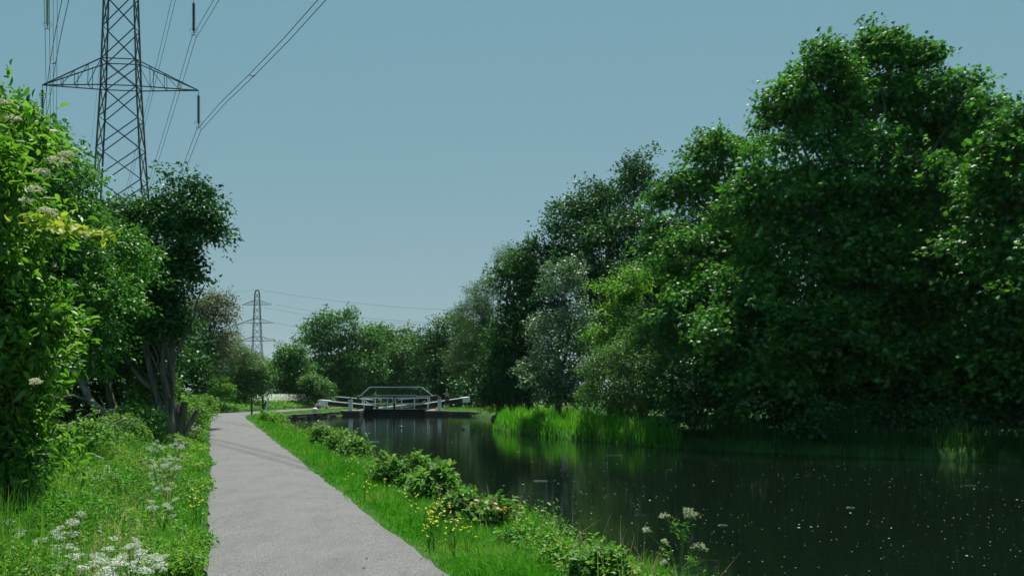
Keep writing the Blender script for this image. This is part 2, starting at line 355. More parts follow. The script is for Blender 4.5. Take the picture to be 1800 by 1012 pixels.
pm = np_mesh('path', Vp.reshape(-1, 3), np.stack([A, A+1, A+8, A+7], 1), smooth=True)
tag(link('path', pm, M['path']), kind='structure')

# water sheets
wb = MB(); wb.add([(x, y, WATER_Z) for x, y in [(-30,-7),(62,-7),(62,77.3),(-30,77.3)]], [(0,1,2,3)])
tag(wb.build('canal_water', M['water']), kind='structure')
wb = MB(); wb.add([(-14.4,77.2,-3.2),(-6.8,77.2,-3.2),(-6.8,116.5,-3.2),(-14.4,116.5,-3.2)], [(0,1,2,3)])
tag(wb.build('lock_water', M['water']), kind='structure')

# small litter lying on the path
r_ = np.random.default_rng(17); k = 420; Y = r_.uniform(5, 40, k)**1.0; X = r_.uniform(-.36, .02, k)*Y
ok = (sdf(PATH, X, Y) < -.03) & (r_.random(k) < 5.0/Y+.1); X, Y = X[ok], Y[ok]; k = len(X)
V, Q, var = leaf_arrays(r_, np.stack([X, Y, np.full(k, .052)], 1), np.tile([0, 0, 1.], (k, 1))+r_.normal(size=(k, 3))*.25, r_.uniform(.012, .034, k), T_OVAL)
tag(link('leaf_litter', np_mesh('leaf_litter', V, Q, var), M['litter']), 'bits of dry leaf lying on the path', 'litter', kind='stuff')

# ------------------------------------------------------------------ trees and shrubs
def crown_points(rng, ells, clump_r, cover=1.0, inner=.25, squash=.7):
    """clump centres near the surface of a union of ellipsoids"""
    C, Dr = [], []
    for (c, r) in ells:
        r = np.maximum(r-.38*clump_r, r*.5); rm = float(np.mean(r)); lr = max(1.7*clump_r, .34*rm)
        nl = int(np.clip(3.0*(rm/lr)**2, 5, 34)); d = norm(rng.normal(size=(nl*2, 3)))
        pick = [0]                                     # spread the lobes apart, unevenly
        for _ in range(nl-1):
            dd = np.min(np.linalg.norm(d[:, None]-d[pick][None], axis=2), axis=1); pick.append(int(np.argmax(dd*rng.uniform(.3, 1, len(dd)))))
        d = d[pick]; lc = c+d*np.maximum(r*.3, r-lr*.9)*rng.uniform(.62, 1.1, (nl, 1))
        lrad = lr*rng.uniform(.55, 1.3, nl); dens = rng.uniform(.4, 1.2, nl)
        for k_ in range(nl):
            area = 4*math.pi*lrad[k_]**2*.8; k = max(3, int(1.2*dens[k_]*cover*area/(clump_r**2*1.5)))
            q = norm(norm(rng.normal(size=(k, 3)))+norm(d[k_]/r)*.45+np.array([0, 0, .3]))
            f = 1-rng.random(k)**2*.6+rng.normal(size=k)*.13
            p = lc[k_]+q*lrad[k_]*f[:, None]*np.array([1, 1, .8])
            keep = np.ones(k, bool)
            for (c2, r2) in ells:
                w_ = np.linalg.norm((p-c2)/r2, axis=1); keep &= (w_ > .5) | (rng.random(k) < .25)
            C.append(p[keep]); Dr.append(q[keep])
        ki = int(inner*2.0*(rm/clump_r)**2); q = norm(rng.normal(size=(ki, 3))); p = c+q*r*(rng.random((ki, 1))*.6+.1)
        C.append(p); Dr.append(q)
    C = np.concatenate(C); Dr = np.concatenate(Dr)
    return C, Dr
def make_crown(rng, ells, clump_r, leaf, per, tpl, cover=1.0, inner=.25, droop=.0, zmin=-.4, upright=.55, sprig=.0):
    C, Dr = crown_points(rng, ells, clump_r, cover, inner)
    ok = C[:, 2] > zmin+.1; C, Dr = C[ok], Dr[ok]
    n_ = len(C); rad = clump_r*rng.uniform(.4, 1.5, n_)
    cnt = np.maximum(4, (per*(rad/clump_r)**2*rng.uniform(.6, 1.25, n_)).astype(int))
    idx = np.repeat(np.arange(n_), cnt); m_ = len(idx)
    d = norm(rng.normal(size=(m_, 3))); d[:, 2] = d[:, 2]*.8+.15
    d = d + Dr[idx]*.45
    rr = rng.random(m_)**.45
    pos = C[idx]+d*(rad[idx]*rr)[:, None]*np.array([1, 1, .62])
    pos[:, 2] -= droop*rad[idx]*(np.linalg.norm(d[:, :2], axis=1)*rr)**2
    Nn = norm(d)*.35+Dr[idx]*.15+np.array([0, 0, upright])+rng.normal(size=(m_, 3))*.60
    gd = norm(d)+np.array([0, 0, -.35])+rng.normal(size=(m_, 3))*.5
    ns = int(n_*.35); si = rng.integers(n_, size=ns); sl = clump_r*rng.uniform(.9, 2.1, ns); sd = norm(Dr[si]+rng.normal(size=(ns, 3))*.35+np.array([0, 0, .25]))
    per_s = max(7, per//4); tt_ = np.tile(np.linspace(.25, 1, per_s), ns); ii = np.repeat(np.arange(ns), per_s)
    sp = C[si][ii]+sd[ii]*(sl[ii]*tt_)[:, None]+rng.normal(size=(len(ii), 3))*(clump_r*.13*(1.3-tt_))[:, None]; sp[:, 2] -= (sl[ii]*tt_)**2*.12
    pos = np.concatenate([pos, sp]); Nn = np.concatenate([Nn, rng.normal(size=(len(ii), 3))*.5+np.array([0, 0, .7])]); gd = np.concatenate([gd, sd[ii]+rng.normal(size=(len(ii), 3))*.7])
    ok = pos[:, 2] > zmin
    pos, Nn, gd = pos[ok], Nn[ok], gd[ok]
    V, Q, var = leaf_arrays(rng, pos, Nn, leaf*rng.uniform(.65, 1.25, len(pos)), tpl, gd)
    return V, Q, var, C
def branches(mb, rng, ells, C, base, r0, stems=1, limb_n=None, stem_pts=None, detail=1.0):
    """trunk(s) from the base into the crown, limbs into each lobe, twigs to clump centres"""
    heads = []
    base = np.array(base, float)
    allc = np.mean([c for c, r in ells], axis=0); zlow = min(c[2]-r[2] for c, r in ells)
    for s_ in range(stems):
        e = ells[s_ % len(ells)] if stems > 1 else (allc, ells[0][1])
        top = e[0]+np.array([0, 0, .15*e[1][2]])
        off = np.array([rng.uniform(-.5, .5), rng.uniform(-.4, .4), 0])*(stems > 1)*r0*4
        b0 = base+off; k = 9; pts, rad = [], []
        wv = rng.normal(size=3)*.12*np.array([1, 1, 0])*(top[2]-base[2])*.5
        for i in range(k):
            t = i/(k-1); p = b0*(1-t)+top*t; p[:2] += ((t-.0)**1.6-t)*(top-b0)[:2]*.6
            p = p+wv*math.sin(t*math.pi)+rng.normal(size=3)*.03*np.array([1, 1, 0])
            pts.append(p); rad.append(r0*(1.25 if i == 0 else 1)*(1-.82*t)/(stems**.35))
        mb.tube(pts, rad, 9); heads.append((np.array(pts), np.array(rad)))
    nodes = []
    for (c, r) in ells:
        hp, hr = heads[rng.integers(len(heads))]
        for q in range(max(2, int((4 if len(ells) < 5 else 3)*detail))):
            tgt = c+norm(rng.normal(size=3))*r*rng.uniform(.25, .65); tgt[2] = c[2]+abs(tgt[2]-c[2])*.7
            cand = np.where(hp[:, 2] < tgt[2]-.1*abs(tgt[2]))[0]
            j = rng.integers(max(1, len(cand)//3), len(cand)) if len(cand) > 2 else 1
            a = hp[j]; ra = hr[j]*.62; pts, rad = [], []
            for i in range(6):
                t = i/5; p = a*(1-t)+tgt*t; p = p+np.array([0, 0, .10*np.linalg.norm(tgt-a)*math.sin(t*math.pi)*rng.uniform(.2, 1)])+(rng.normal(size=3)*.05*np.linalg.norm(tgt-a)*(0 < i))*.5
                pts.append(p); rad.append(ra*(1-.78*t)+.004); nodes.append((p, rad[-1]))
            mb.tube(pts, rad, 6)
    NP = np.array([p for p, r in nodes]); NR = np.array([r for p, r in nodes])
    pick = rng.permutation(len(C))[:int(min(len(C), 420)*detail)]
    for ci in pick:
        c = C[ci]; dd = np.linalg.norm(NP-c, axis=1)+np.maximum(0, NP[:, 2]-c[2]+.2)*1.2; j = np.argmin(dd)
        a = NP[j]; mid = (a+c)/2+rng.normal(size=3)*.06*dd[j]; r_ = min(NR[j]*.6, .012+.008*dd[j])
        mb.tube([a, mid, c], [r_, r_*.7, r_*.3], 4, cap=False)
SEED = [100]
def ell(px, py, rpx, rpy, D, dr=None):
    s = D/F; return (P(px, py, D), np.array([rpx*s, dr if dr else (rpx+rpy)/2*s*.9, rpy*s]))
def tree(name, label, cat, base, ells, mat, leaf=.15, clump=.6, per=60, tpl=T_OVAL, cover=1.0, inner=.25, r0=.2, stems=1, bark='bark', group=None, detail=1.0, droop=.2, upright=.55, part='crown', wood='trunk', seed=None, stempix=None):
    SEED[0] += 1; rng = np.random.default_rng(seed or SEED[0])
    E = [ell(*e) for e in ells]
    bx, by = base; gz = float(ground_z(np.array([bx]), np.array([by]))[0])-.05
    root = empty(name, (bx, by, gz)); tag(root, label, cat, group)
    V, Q, var, C = make_crown(rng, E, clump, leaf, per, tpl, cover, inner, droop, zmin=gz+.02, upright=upright)
    V = V-np.array([bx, by, gz])
    link(part, np_mesh(part, V, Q, var), M[mat], root)
    mb = MB(); branches(mb, rng, E, C, (bx, by, gz), r0, stems, detail=detail)
    for (pts, D_, rr_) in (stempix or []):
        q = [P(px, py, D_+.08*i) for i, (px, py) in enumerate(pts)]; k_ = len(q); mb.tube(q, [rr_*(1.15-.75*i/(k_-1)) for i in range(k_)], 8)
    mb.v = [(x-bx, y-by, z-gz) for x, y, z in mb.v]
    mb.build(wood, M[bark], root, smooth=True)
    root['leaves'] = len(Q); del root['leaves']
    return root

def X_(px, D): return (px-CX)/F*D

# ---- right bank, near to far
tree('sycamore_tree', 'tallest broad sycamore with a domed crown, its dark side hanging over the water', 'tree', (X_(1530,34), 34),
     [(1540,140,100,90,36),(1440,165,95,85,35,2.2),(1370,215,75,70,34.5,2),(1635,175,90,85,35,2.2),(1690,235,65,80,34,2.2),(1370,330,90,100,32.5,2.0),(1500,320,140,110,33.5,2.6),(1650,370,110,110,32.5,2.2),
      (1410,460,120,100,31.8,1.8),(1560,490,140,110,31.6,1.9),(1690,540,80,110,31.4,1.7),(1330,590,110,100,31,1.7),(1480,620,140,90,31,1.9),(1620,650,130,90,31,1.9),(1340,690,110,80,31.5,1.6)],
     'syc', .19, .46, 28, T_PALM, cover=.82, r0=.42, droop=.25, detail=1.2)
tree('sycamore_tree', 'bright green sycamore filling the right edge of the view', 'tree', (X_(1860,31), 31),
     [(1850,300,120,130,28,2.6),(1775,330,65,120,28.5,2),(1850,480,130,150,27.3,2.8),(1700,470,60,90,29.5,1.8),(1790,600,90,140,28.5,2.2),(1900,640,130,130,27.5,2.4),(1740,650,80,90,28.8,2)],
     'syc', .19, .55, 32, T_PALM, r0=.3, seed=77)
tree('ash_tree', 'pale feathery treetop showing behind the sycamore at the right edge', 'tree', (X_(1810,44), 44),
     [(1800,260,75,95,44),(1860,330,120,150,45),(1790,420,110,160,46)], 'ash', .16, .6, 36, T_OVAL, r0=.3)
tree('maple_tree', 'mid green maple with layered sprays left of the tall domed sycamore', 'tree', (X_(1265,37), 37),
     [(1265,295,75,70,40),(1200,350,62,70,39.5,1.8),(1300,400,80,90,37,1.8),(1225,450,85,75,36,1.7),(1165,430,50,55,38,1.4),(1290,530,80,80,33.5,1.6),(1215,560,80,70,34,1.6)],
     'syc', .18, .52, 34, T_PALM, r0=.28, cover=.95)
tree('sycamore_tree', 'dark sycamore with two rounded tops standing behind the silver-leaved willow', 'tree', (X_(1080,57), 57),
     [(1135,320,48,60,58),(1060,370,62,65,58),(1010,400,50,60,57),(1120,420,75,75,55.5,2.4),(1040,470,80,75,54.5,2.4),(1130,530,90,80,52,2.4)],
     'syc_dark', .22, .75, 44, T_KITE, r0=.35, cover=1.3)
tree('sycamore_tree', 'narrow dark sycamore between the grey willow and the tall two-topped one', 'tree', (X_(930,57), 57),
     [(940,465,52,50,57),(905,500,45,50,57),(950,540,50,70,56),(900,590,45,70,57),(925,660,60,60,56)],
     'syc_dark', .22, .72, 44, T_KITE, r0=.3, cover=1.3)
tree('willow_tree', 'grey-green feathery willow with a pale wispy top near the lock basin', 'tree', (X_(878,64), 64),
     [(900,455,34,34,64.5,1.6),(860,520,36,55,64),(830,560,38,60,65),(860,610,55,70,63),(822,630,35,55,66),(868,690,42,40,61)],
     'willow', .17, .55, 46, T_NARROW, r0=.3, cover=1.15, upright=.3)
tree('poplar_tree', 'silver-leaved poplar glinting white above the reeds', 'tree', (X_(985,44), 44.6),
     [(985,495,32,55,45),(1005,560,42,55,44.3,1.2),(965,590,38,45,44,1.1),(1012,625,45,45,43.3,1.1),(955,650,40,40,43.2,1.0),(985,685,52,32,43,1.0)],
     'silver', .14, .50, 42, T_KITE, r0=.2, cover=1.1, upright=.3)
tree('elder_shrub', 'yellow-green loose shrub right of the silver poplar', 'shrub', (X_(1085,42), 42),
     [(1075,535,32,55,43),(1105,500,25,35,43),(1100,590,42,50,42),(1060,610,35,45,42)],
     'lime', .15, .42, 30, T_OVAL, r0=.12, stems=3, cover=.9)
tree('hawthorn_bush', 'arching hawthorn bush with faded white sprays hanging behind the bright reeds', 'shrub', (X_(1120,38.5), 38.5),
     [(1085,645,66,60,37.5,1.4),(1150,610,70,70,36.5,1.6),(1205,570,55,60,35.5,1.3),(1200,660,75,65,34.3,1.4),(1060,700,58,44,38,1.4),(1120,705,70,40,37,1.4),(1190,725,60,36,35,1.2)],
     'haw', .10, .42, 48, T_KITE, r0=.14, stems=3, cover=1.1)
tree('willow_bush', 'dark drooping willow bush at the corner of the lock basin', 'shrub', (X_(905,56), 56),
     [(878,690,32,42,56,1.6),(892,650,35,50,57,1.8),(918,690,40,36,54,1.6),(868,668,20,32,60,1.2)],
     'syc_dark', .16, .5, 44, T_KITE, r0=.14, stems=3)
for i, (spec, lab) in enumerate([
     ([(1230,690,70,80,32.5,1.5),(1290,650,60,70,33,1.5)], 'shaded shrub on the bank just right of the reeds'),
     ([(1385,700,80,90,32,1.3),(1440,640,70,70,33,1.5),(1420,752,70,42,30.2,1)], 'shaded shrub with a few sunlit leaves under the left of the tall sycamore'),
     ([(1560,710,90,85,31,1.4),(1620,670,70,80,32,1.6),(1540,762,100,36,29.4,1.0)], 'dark shrub below the trunk of the tall sycamore'),
     ([(1730,700,95,90,29.5,1.4),(1800,650,85,95,30.5,1.6),(1690,762,90,36,28.4,1.0),(1800,752,80,42,27.8,1.0)], 'dark shrub at the waterline near the right edge')]):
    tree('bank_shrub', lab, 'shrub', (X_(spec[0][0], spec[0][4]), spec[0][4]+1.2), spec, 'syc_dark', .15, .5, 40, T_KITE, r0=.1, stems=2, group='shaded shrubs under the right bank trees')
# wood behind the right bank (closes the view between the trunks)
for i, (spec, lab) in enumerate([
     ([(1380,420,120,200,50),(1300,560,120,170,50),(1330,690,150,60,44,3),(1430,690,130,60,43,3)], 'tree deep in the wood behind the maple'),
     ([(1560,470,130,170,52),(1520,600,120,150,48),(1560,690,140,65,42,3)], 'tree deep in the wood behind the tall sycamore trunk'),
     ([(1740,420,130,230,50),(1700,620,130,130,46),(1720,690,130,65,41,3),(1830,680,110,75,40,3)], 'tree deep in the wood behind the right edge sycamore'),
     ([(1180,540,110,150,56),(1090,610,90,110,58),(1200,680,110,50,50,3),(1060,680,110,45,54,3)], 'tree deep in the wood behind the yellow-green shrub')]):
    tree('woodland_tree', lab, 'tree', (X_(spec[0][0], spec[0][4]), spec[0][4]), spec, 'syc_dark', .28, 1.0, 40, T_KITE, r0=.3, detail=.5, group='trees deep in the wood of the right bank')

# ---- beyond the lock
tree('sycamore_tree', 'dark rounded tree where the right bank wood meets the lock', 'tree', (X_(785,92), 92),
     [(790,590,45,50,92),(760,620,30,45,93),(800,650,50,60,90),(765,670,30,40,91),(835,688,42,26,86)], 'syc_dark', .30, .9, 40, T_KITE, r0=.3)
tree('sycamore_tree', 'broad leafy tree on the left behind the footbridge, tallest beyond the lock', 'tree', (X_(610,112), 112),
     [(597,574,42,42,112),(565,590,32,34,112),(630,600,32,40,112),(590,640,50,50,111),(635,650,42,50,110),(585,680,45,25,111)], 'ash', .34, 1.1, 42, T_KITE, r0=.35)
tree('sycamore_tree', 'round-topped tree right behind the middle of the footbridge', 'tree', (X_(695,118), 118),
     [(700,605,38,36,118),(665,600,22,28,119),(720,640,35,48,116),(675,650,40,45,115),(700,680,45,25,114)], 'haw', .34, 1.1, 42, T_KITE, r0=.3)
tree('ash_tree', 'slim upright tree with a pointed top left of the lock', 'tree', (X_(510,86), 86),
     [(511,625,22,28,86),(502,650,26,35,86),(522,660,24,32,86),(508,688,26,16,86)], 'ash', .24, .7, 44, T_KITE, r0=.16)
tree('hawthorn_bush', 'small pale rounded bush beside the end of the balance beam', 'shrub', (X_(555,84), 84),
     [(553,682,30,27,84),(565,690,22,18,84),(541,694,20,16,84)], 'haw', .18, .5, 44, T_KITE, r0=.10, stems=3)
tree('hawthorn_bush', 'round dark-centred bush beyond the bend of the path', 'shrub', (X_(420,74), 74),
     [(418,650,44,38,74),(395,662,34,32,73),(445,660,25,32,75),(420,680,50,18,74)], 'haw', .20, .6, 48, T_KITE, r0=.16, stems=3)
tree('willow_bush', 'grey loose bush between the round bush and the slim tree', 'shrub', (X_(470,92), 92),
     [(462,655,22,28,92),(482,670,20,26,93),(450,640,14,22,93)], 'willow', .20, .6, 40, T_NARROW, r0=.1, stems=3)
for i, (spec, lab) in enumerate([
     ([(450,665,60,30,170),(510,670,40,28,172)], 'low far tree seen under the distant pylon'),
     ([(580,660,70,40,165),(640,650,60,50,168),(560,690,60,16,135),(640,692,60,14,135)], 'far tree seen behind the left side of the footbridge'),
     ([(720,692,60,14,128),(720,650,70,60,150),(770,650,60,60,152),(680,665,60,34,148)], 'far tree seen behind the right end of the footbridge'),
     ([(850,640,90,80,120),(900,640,80,80,110)], 'far tree hidden behind the grey willow'),
     ([(380,650,50,50,130),(330,650,60,60,120)], 'far tree behind the round bush at the bend')]):
    tree('woodland_tree', lab, 'tree', (X_(spec[0][0], spec[0][4]), spec[0][4]), spec, 'syc_dark', .5, 1.6, 40, T_KITE, r0=.3, detail=.4, group='far trees closing the view')

# ---- left side
tree('elder_bush', 'bright green elder bush with cream flower heads closest at the left edge', 'shrub', (-5.2, 9.2),
     [(0,390,72,190,8.6,.9),(8,650,76,170,8.8,.8),(-45,250,90,130,9.0,1.1),(25,800,60,90,9.2,.7),(-60,650,120,220,9.4,1.2)],
     'elder', .118, .22, 32, T_LANCE, cover=1.05, r0=.05, stems=5, droop=.3, upright=.35)
tree('elder_bush', 'tall sunlit thicket of small leaves sloping down behind the flowering elder', 'shrub', (-9.2, 15.5),
     [(45,375,105,160,14.5,1.4),(125,440,88,135,15.2,1.3),(5,265,80,110,14,1.3),(60,290,55,80,14.3,1.1),(192,450,50,95,16,1.2),(120,560,120,130,15,1.3),(-20,520,110,240,14,1.5)],
     'hedge', .085, .30, 46, T_OVAL, cover=1.15, r0=.07, stems=4)
tree('field_maple', 'dark tree with bare lower stems leaning out beside the path', 'tree', (X_(292,24), 24),
     [(270,425,80,95,24,1.5),(316,357,42,54,23.6,.8),(210,420,70,90,24.6,1.3),(298,490,58,48,23.6,.9),(333,400,26,44,23.4,.6),(252,525,58,48,24.3,.9),(290,560,44,36,24.0,.7),(270,610,34,40,24.6,.6),(236,640,42,50,24.9,.8),(225,520,62,45,24.8,1.0),(180,490,60,70,25,1.2)],
     'syc_dark', .12, .34, 34, T_OVAL, cover=1.0, r0=.06, stems=1, seed=9, upright=.45,
     stempix=[([(303,782),(298,740),(296,700),(302,640),(300,590),(306,530),(318,440),(330,370)],23.8,.13), ([(298,782),(288,735),(276,690),(262,640),(252,590),(246,530),(238,450)],23.9,.12),
              ([(296,700),(286,650),(289,600),(284,540),(280,460)],23.7,.075), ([(302,640),(322,600),(340,560),(348,525),(360,500)],23.5,.04), ([(276,690),(250,668),(228,640),(205,600),(190,540)],24.1,.08),
              ([(225,775),(222,735),(230,690),(226,640),(215,560),(205,480)],25.2,.15), ([(200,780),(203,730),(192,690),(180,620),(165,560)],25.4,.13)])
tree('hawthorn_tree', 'hawthorn with pinkish fading blossom behind the leaning dark tree', 'tree', (X_(350,37), 37),
     [(350,590,42,70,37,1.4),(372,545,24,40,37,.8),(340,650,45,50,36.5,1.4),(375,610,22,40,37,.8)],
     'blossom', .10, .42, 46, T_KITE, r0=.14, stems=2)
tree('willow_bush', 'grey twiggy willow bush above the round bush at the bend', 'shrub', (X_(385,67), 67),
     [(406,612,30,40,67,1.5),(388,640,34,45,66,1.5),(430,628,18,25,68,1)], 'willow', .14, .45, 40, T_NARROW, r0=.1, stems=3)
tree('hawthorn_bush', 'low sunlit bush beside the path before the bend', 'shrub', (X_(362,64), 64),
     [(374,688,24,22,64,.8),(392,682,12,16,64.5,.6)], 'lime', .13, .35, 36, T_KITE, r0=.06, stems=3)
for i, (spec, lab) in enumerate([
     ([(238,745,48,36,20.5,.7),(215,765,38,32,19.5,.6)], 'pale-leaved bramble mound under the bare leaning branch'),
     ([(160,775,50,36,17,.7),(120,800,40,30,15,.6)], 'grey-green twiggy bramble mound nearest the bright elder'),
     ([(286,690,24,34,24.6,.5),(262,700,24,26,24.6,.5)], 'leafy regrowth round the stems of the leaning dark tree'),
     ([(335,735,22,28,27,.6),(350,715,18,22,31,.6)], 'bramble mound just behind the sawn stump')]):
    tree('bramble_bush', lab, 'shrub', (X_(spec[0][0], spec[0][4]), spec[0][4]), spec, 'bramble', .09, .22, 34, T_OVAL, r0=.02, stems=4, group='brambles under the left bank trees', part='foliage', wood='canes')
for i, (spec, lab) in enumerate([
     ([(100,640,150,170,27,2),(200,640,110,120,29,2)], 'shaded thicket behind the leaning bare branch'),
     ([(290,640,70,110,34,1.8),(230,560,80,130,34,2)], 'shaded thicket behind the stems of the leaning tree'),
     ([(20,480,200,260,24,2.5)], 'shaded thicket behind the near elder')]):
    tree('thicket_tree', lab, 'tree', (X_(spec[0][0], spec[0][4]), spec[0][4]), spec, 'syc_dark', .16, .55, 44, T_KITE, r0=.12, stems=3, detail=.6, group='shaded thicket trees of the left bank')

# elder flower heads and yellowing sprays, part of the near elder
eld = bpy.data.objects['elder_bush']
def umbel_arrays(rng, c, r, nrm, heads=26, leaf=.011, per=8):
    nrm = norm(np.array(nrm, float)); t1 = norm(np.cross(nrm, [0.3, .9, .1])); t2 = np.cross(nrm, t1)
    a = rng.random(heads)*2*math.pi; q = np.sqrt(rng.random(heads))*r
    hp = c+t1*(np.cos(a)*q)[:, None]+t2*(np.sin(a)*q)[:, None]+nrm*(-(q/r)**2*r*.28)[:, None]
    pp = np.repeat(hp, per, 0)+rng.normal(size=(heads*per, 3))*r*.085
    return pp, np.tile(nrm, (heads*per, 1))+rng.normal(size=(heads*per, 3))*.35
rng = np.random.default_rng(3)
PP, NN = [], []
for (px, py, D, r) in [(100,278,8.0,.10),(118,268,8.1,.07),(75,300,7.9,.08),(85,368,7.9,.09),(60,330,7.9,.07),(120,395,8.1,.09),(150,410,8.3,.06),(20,205,8.1,.08),(45,350,7.8,.06),(175,408,8.4,.06),(3,178,8.1,.06),(62,668,7.9,.05)]:
    c = P(px, py, D)-np.array(eld.location); pp, nn = umbel_arrays(rng, c, r, (.2, -.5, .9), 30, per=12); PP.append(pp); NN.append(nn)
PP = np.concatenate(PP); NN = np.concatenate(NN)
V, Q, var = leaf_arrays(rng, PP, NN, .017, T_KITE); link('flower_heads', np_mesh('flower_heads', V, Q, var), M['cream_petal'], eld)
PP, NN = [], []
for (px, py, D, r) in [(105,400,8.0,.13),(75,385,7.95,.12),(140,405,8.1,.10),(180,412,8.3,.07),(90,395,7.9,.1)]:
    k = 26; PP.append(P(px, py, D)-np.array(eld.location)+rng.normal(size=(k, 3))*r*np.array([.9, .5, .28])); NN.append(rng.normal(size=(k, 3))*.5+np.array([0, -.4, .8]))
V, Q, var = leaf_arrays(rng, np.concatenate(PP), np.concatenate(NN), .09, T_OVAL); link('yellow_sprays', np_mesh('yellow_sprays', V, Q, var), M['yellowleaf'], eld)

# bare leaning branch and the sawn stump
def rel(mb, o): 
    x0, y0, z0 = o; mb.v = [(x-x0, y-y0, z-z0) for x, y, z in mb.v]
b0 = (X_(232,21), 21, 0); root = empty('leaning_tree', b0); tag(root, 'bare crooked trunk leaning low out of the brambles on the left', 'tree')
mb = MB(); rng = np.random.default_rng(8)
mb.tube([P(236,772,21), P(220,742,20.7), P(205,728,20.5), P(178,722,20.6), P(160,706,20.9), P(148,680,21.2), P(135,655,21.6), P(118,625,22), P(100,590,22.4)], [.13,.115,.10,.095,.085,.08,.07,.055,.04], 8)
mb.tube([P(160,706,20.9), P(128,695,20.6), P(100,700,20.4), P(78,690,20.2)], [.05,.04,.03,.02], 6)
mb.tube([P(148,680,21.2), P(165,650,21.0), P(160,620,21.2)], [.05,.035,.02], 6)
mb.tube([P(118,625,22), P(140,600,21.8), P(150,565,21.8)], [.04,.03,.02], 6)
rel(mb, b0); mb.build('trunk', M['bark'], root, smooth=True)
mb = MB()
for k in range(70):
    a = P(rng.uniform(70, 200), rng.uniform(720, 800), rng.uniform(17.5, 19.5)); d = rng.normal(size=3)*np.array([.45, .3, .22])
    mb.tube([a, a+d*.5+np.array([0, 0, .06]), a+d], [.009, .007, .003], 4, cap=False)
rel(mb, b0); mb.build('dead_twigs', M['twig'], root)
b0 = (X_(312,25.5), 25.5, 0); root = empty('cut_stump', b0); tag(root, 'sawn-off multi-stem stump standing at the verge of the path', 'stump')
for (pts, rr) in [([(300,785),(290,755),(286,735),(282,712)], .14), ([(308,788),(304,750),(303,715),(303,700)], .17), ([(315,788),(318,750),(322,722),(325,708)], .12), ([(318,785),(328,755),(338,735),(346,722)], .085), ([(312,788),(311,755),(313,728),(312,712)], .13), ([(296,785),(285,762),(278,748),(270,738)], .06)]:
    mb, cb = MB(), MB(); q = [P(px, py, 25.5+.1*i) for i, (px, py) in enumerate(pts)]; mb.tube(q, [rr*1.3, rr, rr*.92, rr*.88], 9)
    d = norm(q[-1]-q[-2]); cb.tube([q[-1]-d*.0, q[-1]+d*.012], rr*.85, 9)
    rel(mb, b0); rel(cb, b0); st_ = mb.build('stem', M['bark'], root); cb.build('sawn_face', M['cutwood'], st_)

# ------------------------------------------------------------------ grass, weeds and reeds (uncountable: one object each)
def scatter(rng, n_, y0, y1, power, xlo, xhi, test):
    """points with density falling with distance; xlo/xhi give the side limits as functions of distance"""
    t = rng.random(n_); p1 = 1-power
    Y = (y0**p1+t*(y1**p1-y0**p1))**(1/p1); X = xlo(Y)+rng.random(n_)*(xhi(Y)-xlo(Y))
    ok = test(X, Y); return X[ok], Y[ok]
def blades(rng, X, Y, h, w, lean=.35, zoff=0, thr=WATER_Z):
    n_ = len(X); Z = ground_z(X, Y)+zoff; ok = Z > thr; X, Y, Z = X[ok], Y[ok], Z[ok]; h = h[ok]; w = w[ok]; n_ = len(X)
    a = rng.random(n_)*2*math.pi; L = np.abs(rng.normal(size=n_))*lean
    D = np.stack([np.cos(a)*L, np.sin(a)*L, np.zeros(n_)], 1); fa = rng.random(n_)*math.pi
    W = np.stack([np.cos(fa), np.sin(fa), np.zeros(n_)], 1)*w[:, None]
    B = np.stack([X, Y, Z-.01], 1); up = np.array([0, 0, 1.])
    M1 = B+(D*.35+up*.6)*h[:, None]; T = B+(D*1.0+up*(1-.25*L[:, None]))*h[:, None]
    V = np.stack([B-W*.5, B+W*.5, M1-W*.38, M1+W*.38, T-W*.06, T+W*.06], 1).reshape(-1, 3)
    k = np.arange(n_)*6; Q = np.stack([np.stack([k, k+1, k+3, k+2], 1), np.stack([k+2, k+3, k+5, k+4], 1)], 1).reshape(-1, 4)
    return V, Q, np.repeat(rng.random(n_), 2)
rng = np.random.default_rng(21)
def edge_path(X, Y): return sdf(PATH, X, Y)
# grass strip between path and water, and the fringe left of the path
X, Y = scatter(rng, 950000, 3.2, 62, 1.75, lambda Y: -.62*Y-1, lambda Y: np.maximum(-.1*Y+3.2, -.3*Y+4),
    lambda X, Y: (lambda dp, dc: (dp > -.05-.05*rng.random(X.shape)) & (dc > -.28) & ((X > -.36*Y) | (dp < .75+.45*np.sin(Y*.8))))(edge_path(X, Y), sdf(CANAL, X, Y)))
dp = edge_path(X, Y); dc = sdf(CANAL, X, Y)
patch = .5+.5*np.sin(X*2.3+Y*1.1)*np.sin(Y*1.9-X*1.3)
h = (.045+.13*sstep(.0, .55, dp))*(.55+.75*patch)*rng.uniform(.5, 1.35, len(X))*(1+.9*sstep(.35, -.1, dc))
keep = (rng.random(len(X)) < .25+.75*sstep(-.05, .25, dp)) ; X, Y, h = X[keep], Y[keep], h[keep]
w = np.clip(.0035+.00055*Y, .004, .03)*rng.uniform(.7, 1.3, len(X))
V, Q, var = blades(rng, X, Y, h, w, .55)
tag(link('verge_grass', np_mesh('verge_grass', V, Q, var), M['grass']), 'green grass growing along both edges of the path down to the water', 'grass', kind='stuff')
